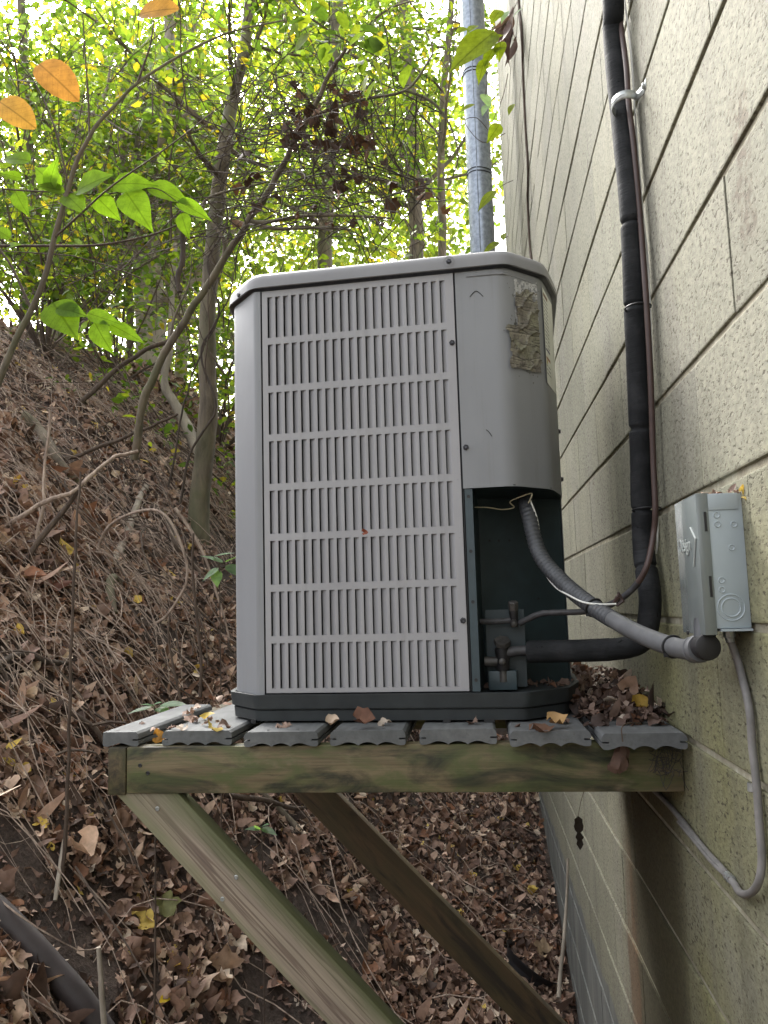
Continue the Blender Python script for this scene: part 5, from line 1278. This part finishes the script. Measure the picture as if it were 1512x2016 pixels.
def px_edge():
    while True:
        X = rng.uniform(-.70, .2); Y = rng.uniform(1.54, 2.35)
        if X > -.5 and Y > 1.60: 
            if X > -.52: continue
        if X > -.45 and rng.uniform() < .72: continue
        if -.663 < X < -.617 and rng.uniform() < .7: continue
        return (X, Y, ZD + .002 + rng.uniform(0, .004))
v, f, c = pile(46, px_edge, .012, .034, .3, DEAD, [10, 10, 14, 14, 4, 8, 4, 14])
tag(link('leaf_scraps', big_mesh('leaf_scraps', v, f, c), M_LITTER), 'small dry leaf scraps scattered on the deck boards', 'leaf bits', kind='stuff')
def dleaf(name, px, Y, size, col, label, curl, nrm=(0, -.3, 1), T=T_RING[1], z=None, mat=M_LITTER, ax=(1, .2, 0)):
    p = np.array(aY(px[0], px[1], Y)); 
    if z is not None: p[2] = z
    v, f, c = leaf_arrays(T, np.zeros((1, 3)), np.array([ax], float), norm(np.array([nrm], float)), np.array([size]), np.array([curl]) * 1.6, np.array([col]), .11)
    o = link(name, big_mesh(name, v, f, c, smooth=False), mat); o.location = p.tolist(); return tag(o, label, 'leaf')
dleaf('fallen_leaf', (710, 1424), 1.556, .045, (.13, .062, .038), 'crumpled rusty leaf against the base of the machine front', (.5, .5, .8), (0, -.5, 1), z=ZD + .012)
dleaf('fallen_leaf', (392, 1412), 1.70, .034, (.50, .38, .09), 'bright yellow leaf lying on the second deck board', (.2, .3, .1), (0, -.6, 1), T=T_LEAF, z=ZD + .008, mat=M_YELLOW)
dleaf('fallen_leaf', (311, 1450), 1.57, .028, (.36, .19, .045), 'orange leaf wedged in the first gap of the deck', (.6, .2, .6), (0, -1, .4), mat=M_YELLOW)
dleaf('fallen_leaf', (650, 1425), 1.552, .028, (.40, .31, .23), 'pale curled leaf scrap left of the rusty leaf', (.8, .6, .5), (0, -.5, 1), z=ZD + .008)
dleaf('fallen_leaf', (1090, 1421), 1.53, .036, (.34, .21, .09), 'tan and orange leaf on the sixth deck board', (.6, .5, .6), (0, -.6, 1), z=ZD + .010)
dleaf('fallen_leaf', (1060, 1428), 1.51, .046, (.16, .09, .06), 'flat brown leaf on the front of sixth deck board', (.1, .1, .1), (0, -.15, 1), z=ZD + .003)
dleaf('fallen_leaf', (1255, 1390), 1.66, .034, (.42, .28, .06), 'curled yellow leaf in front of the leaf heap', (.9, .5, .5), (0, -.7, .8), mat=M_YELLOW)
dleaf('fallen_leaf', (1240, 1352), 1.75, .042, (.42, .28, .20), 'pale pinkish leaf upright on the leaf heap', (.7, .4, .3), (-.2, -1, .5), ax=(.4, 0, 1))
dleaf('fallen_leaf', (716, 1049), 1.598, .014, (.26, .085, .05), 'tiny red brown leaf stuck on the grille', (.9, .6, .9), (0, -1, .2))
for px, s, col, lab in (((335, 1988), .05, (.62, .45, .03), 'yellow leaf on the litter below the near brace, near photo bottom'), ((33, 1540), .055, (.52, .40, .10), 'pale yellow leaf on the dark soil at far left'), ((440, 1935), .115, (.36, .24, .16), 'big tan papery leaf under the near brace'),
                        ((320, 1815), .085, (.20, .20, .085), 'olive curled leaf standing on the soil under the platform'), ((235, 1665), .10, (.20, .125, .085), 'large brown leaf curled below the mossy beam end'), ((105, 1165), .11, (.17, .075, .05), 'large red brown leaf hanging on the bank at left'), ((1068, 1888), .085, (.44, .32, .20), 'large tan leaf beside the black plastic pot'), ((850, 1870), .10, (.50, .38, .29), 'long pale leaf lying between the two braces'), ((40, 1310), .10, (.30, .20, .16), 'pinkish brown leaf on the bank at the left edge')):
    p = G(px[0], px[1], .035); n_ = Hn(np.array([p.x]), np.array([p.y]))[0] + np.array([.1, -.7, .2])
    v, f, c = leaf_arrays(T_RING[0] if s > .06 else T_LEAF, np.zeros((1, 3)), np.cross(n_[None], rdir(1)), norm(n_[None]), np.array([s]), np.array([[.5, .6, .6]]), np.array([col]), .10)
    o = link('fallen_leaf', big_mesh('fallen_leaf', v, f, c), M_YELLOW if col[0] > .5 and col[2] < .2 else M_LITTER); o.location = p; tag(o, lab, 'leaf')
# curled dead leaf hanging from the last board
hl = empty('hanging_leaf', aY(1224, 1432, 1.455)); ho = Vector(hl.location); tag(hl, 'curled brown leaf dangling by its stalk from the last board', 'leaf')
MB().tube([p - ho for p in smooth_path([aY(1260, 1424, 1.50), aY(1235, 1424, 1.47), aY(1224, 1434, 1.452), aY(1226, 1460, 1.452)], 5)], .0012, 6).build('stalk', M_STEM, hl)
b = MB(); R_ = []
for i, (x, y, r) in enumerate([(1226, 1456, .002), (1226, 1468, .006), (1224, 1480, .011), (1221, 1492, .015), (1218, 1504, .0165), (1216, 1514, .013), (1217, 1522, .004)]):
    q_ = aY(x, y, 1.50) - ho
    for k in range(12):
        a = 2 * PI * k / 12; rr_ = r * (1 + .35 * math.sin(k * 2.5 + i * 1.1) * (.6 if i in (0, 6) else 1)); b.v.append(tuple(q_ + Vector((math.cos(a) * rr_ * 1.0, math.sin(a) * rr_ * .6, .002 * math.sin(k * 1.7)))))
b.f = [(i * 12 + k, i * 12 + (k + 1) % 12, (i + 1) * 12 + (k + 1) % 12, (i + 1) * 12 + k) for i in range(6) for k in range(12) if not (k in (2, 3) and 1 < i < 5)]
b.build('curled_blade', simple('rust_leaf', (.115, .065, .045), .75, .35, 60, bump=.5, grime=((.05, .03, .02), 60, .5, .8)), hl, angle=40)
# small leaf turning on a thread under the beam
th = empty('hanging_leaf', aY(1150, 1562, 1.75)); t0 = Vector(th.location); tag(th, 'small dark withered leaf hanging on a thread below the beam', 'leaf')
MB().tube([p - t0 for p in [aY(1150, 1556, 1.75), aY(1143, 1580, 1.75), aY(1138, 1608, 1.75)]], .0006, 5).build('thread', M_STEM, th)
v, f, c = leaf_arrays(ovate([0, .1, .2, .3, .42, .5, .62, .7, .82, .92, 1], [0, .13, .12, .15, .12, .05, .13, .08, .10, .05, 0]), np.array([tuple(aY(1138, 1606, 1.75) - t0)]), np.array([[-.02, 0, -1.]]), np.array([[.2, -1, 0]]), np.array([.066]), np.array([[.1, .2, .3]]), np.array([(.03, .022, .015)]), .02)
link('blade', big_mesh('blade', v, f, c), M_LITTER, th)
# cobweb full of dust at the beam's end
cw = MB()
for k in range(60):
    a = Vector((rng.uniform(.300, .347), rng.uniform(1.50, 1.536), ZB - rng.uniform(.0, .05))); e = a + Vector((rng.normal(0, .014), rng.normal(0, .006), rng.normal(-.008, .014))); e.x = min(e.x, .349); e.y = min(e.y, 1.537)
    cw.tube([a, a.lerp(e, .5) + Vector((0, 0, -.004)), e], .0006, 4)
tag(cw.build('cobweb', simple('dusty_web', (.06, .055, .05), .95), None), 'dusty cobweb in the corner of the beam and wall', 'cobweb', kind='stuff')
# leaf clinging to the top corner of the wall box
dleaf('fallen_leaf', (1462, 978), 1.105, .022, (.55, .42, .12), 'curled yellow leaf on the far top corner of wall box', (.8, .7, .4), (0, -1, .4), mat=M_YELLOW)
v, f, c = pile(14, lambda: (rng.uniform(XB0 + .02, W - .004), rng.uniform(YB0, YB0 + .05), ZB1 + rng.uniform(.001, .004)), .008, .02, .5)
tag(link('leaf_scraps', big_mesh('leaf_scraps', v, f, c), M_LITTER), 'brown leaf scraps on top of the wall box', 'leaf bits', kind='stuff')
# seeds and dirt in the machine's pan
v, f, c = pile(34, lambda: tuple(unit_w(rng.uniform(.26, .42), rng.uniform(.14, .21), .053)), .008, .03, .5)
tag(link('pan_debris', big_mesh('pan_debris', v, f, c), M_LITTER), 'leaf dirt lying in the open recess of the machine pan', 'leaf bits', kind='stuff')
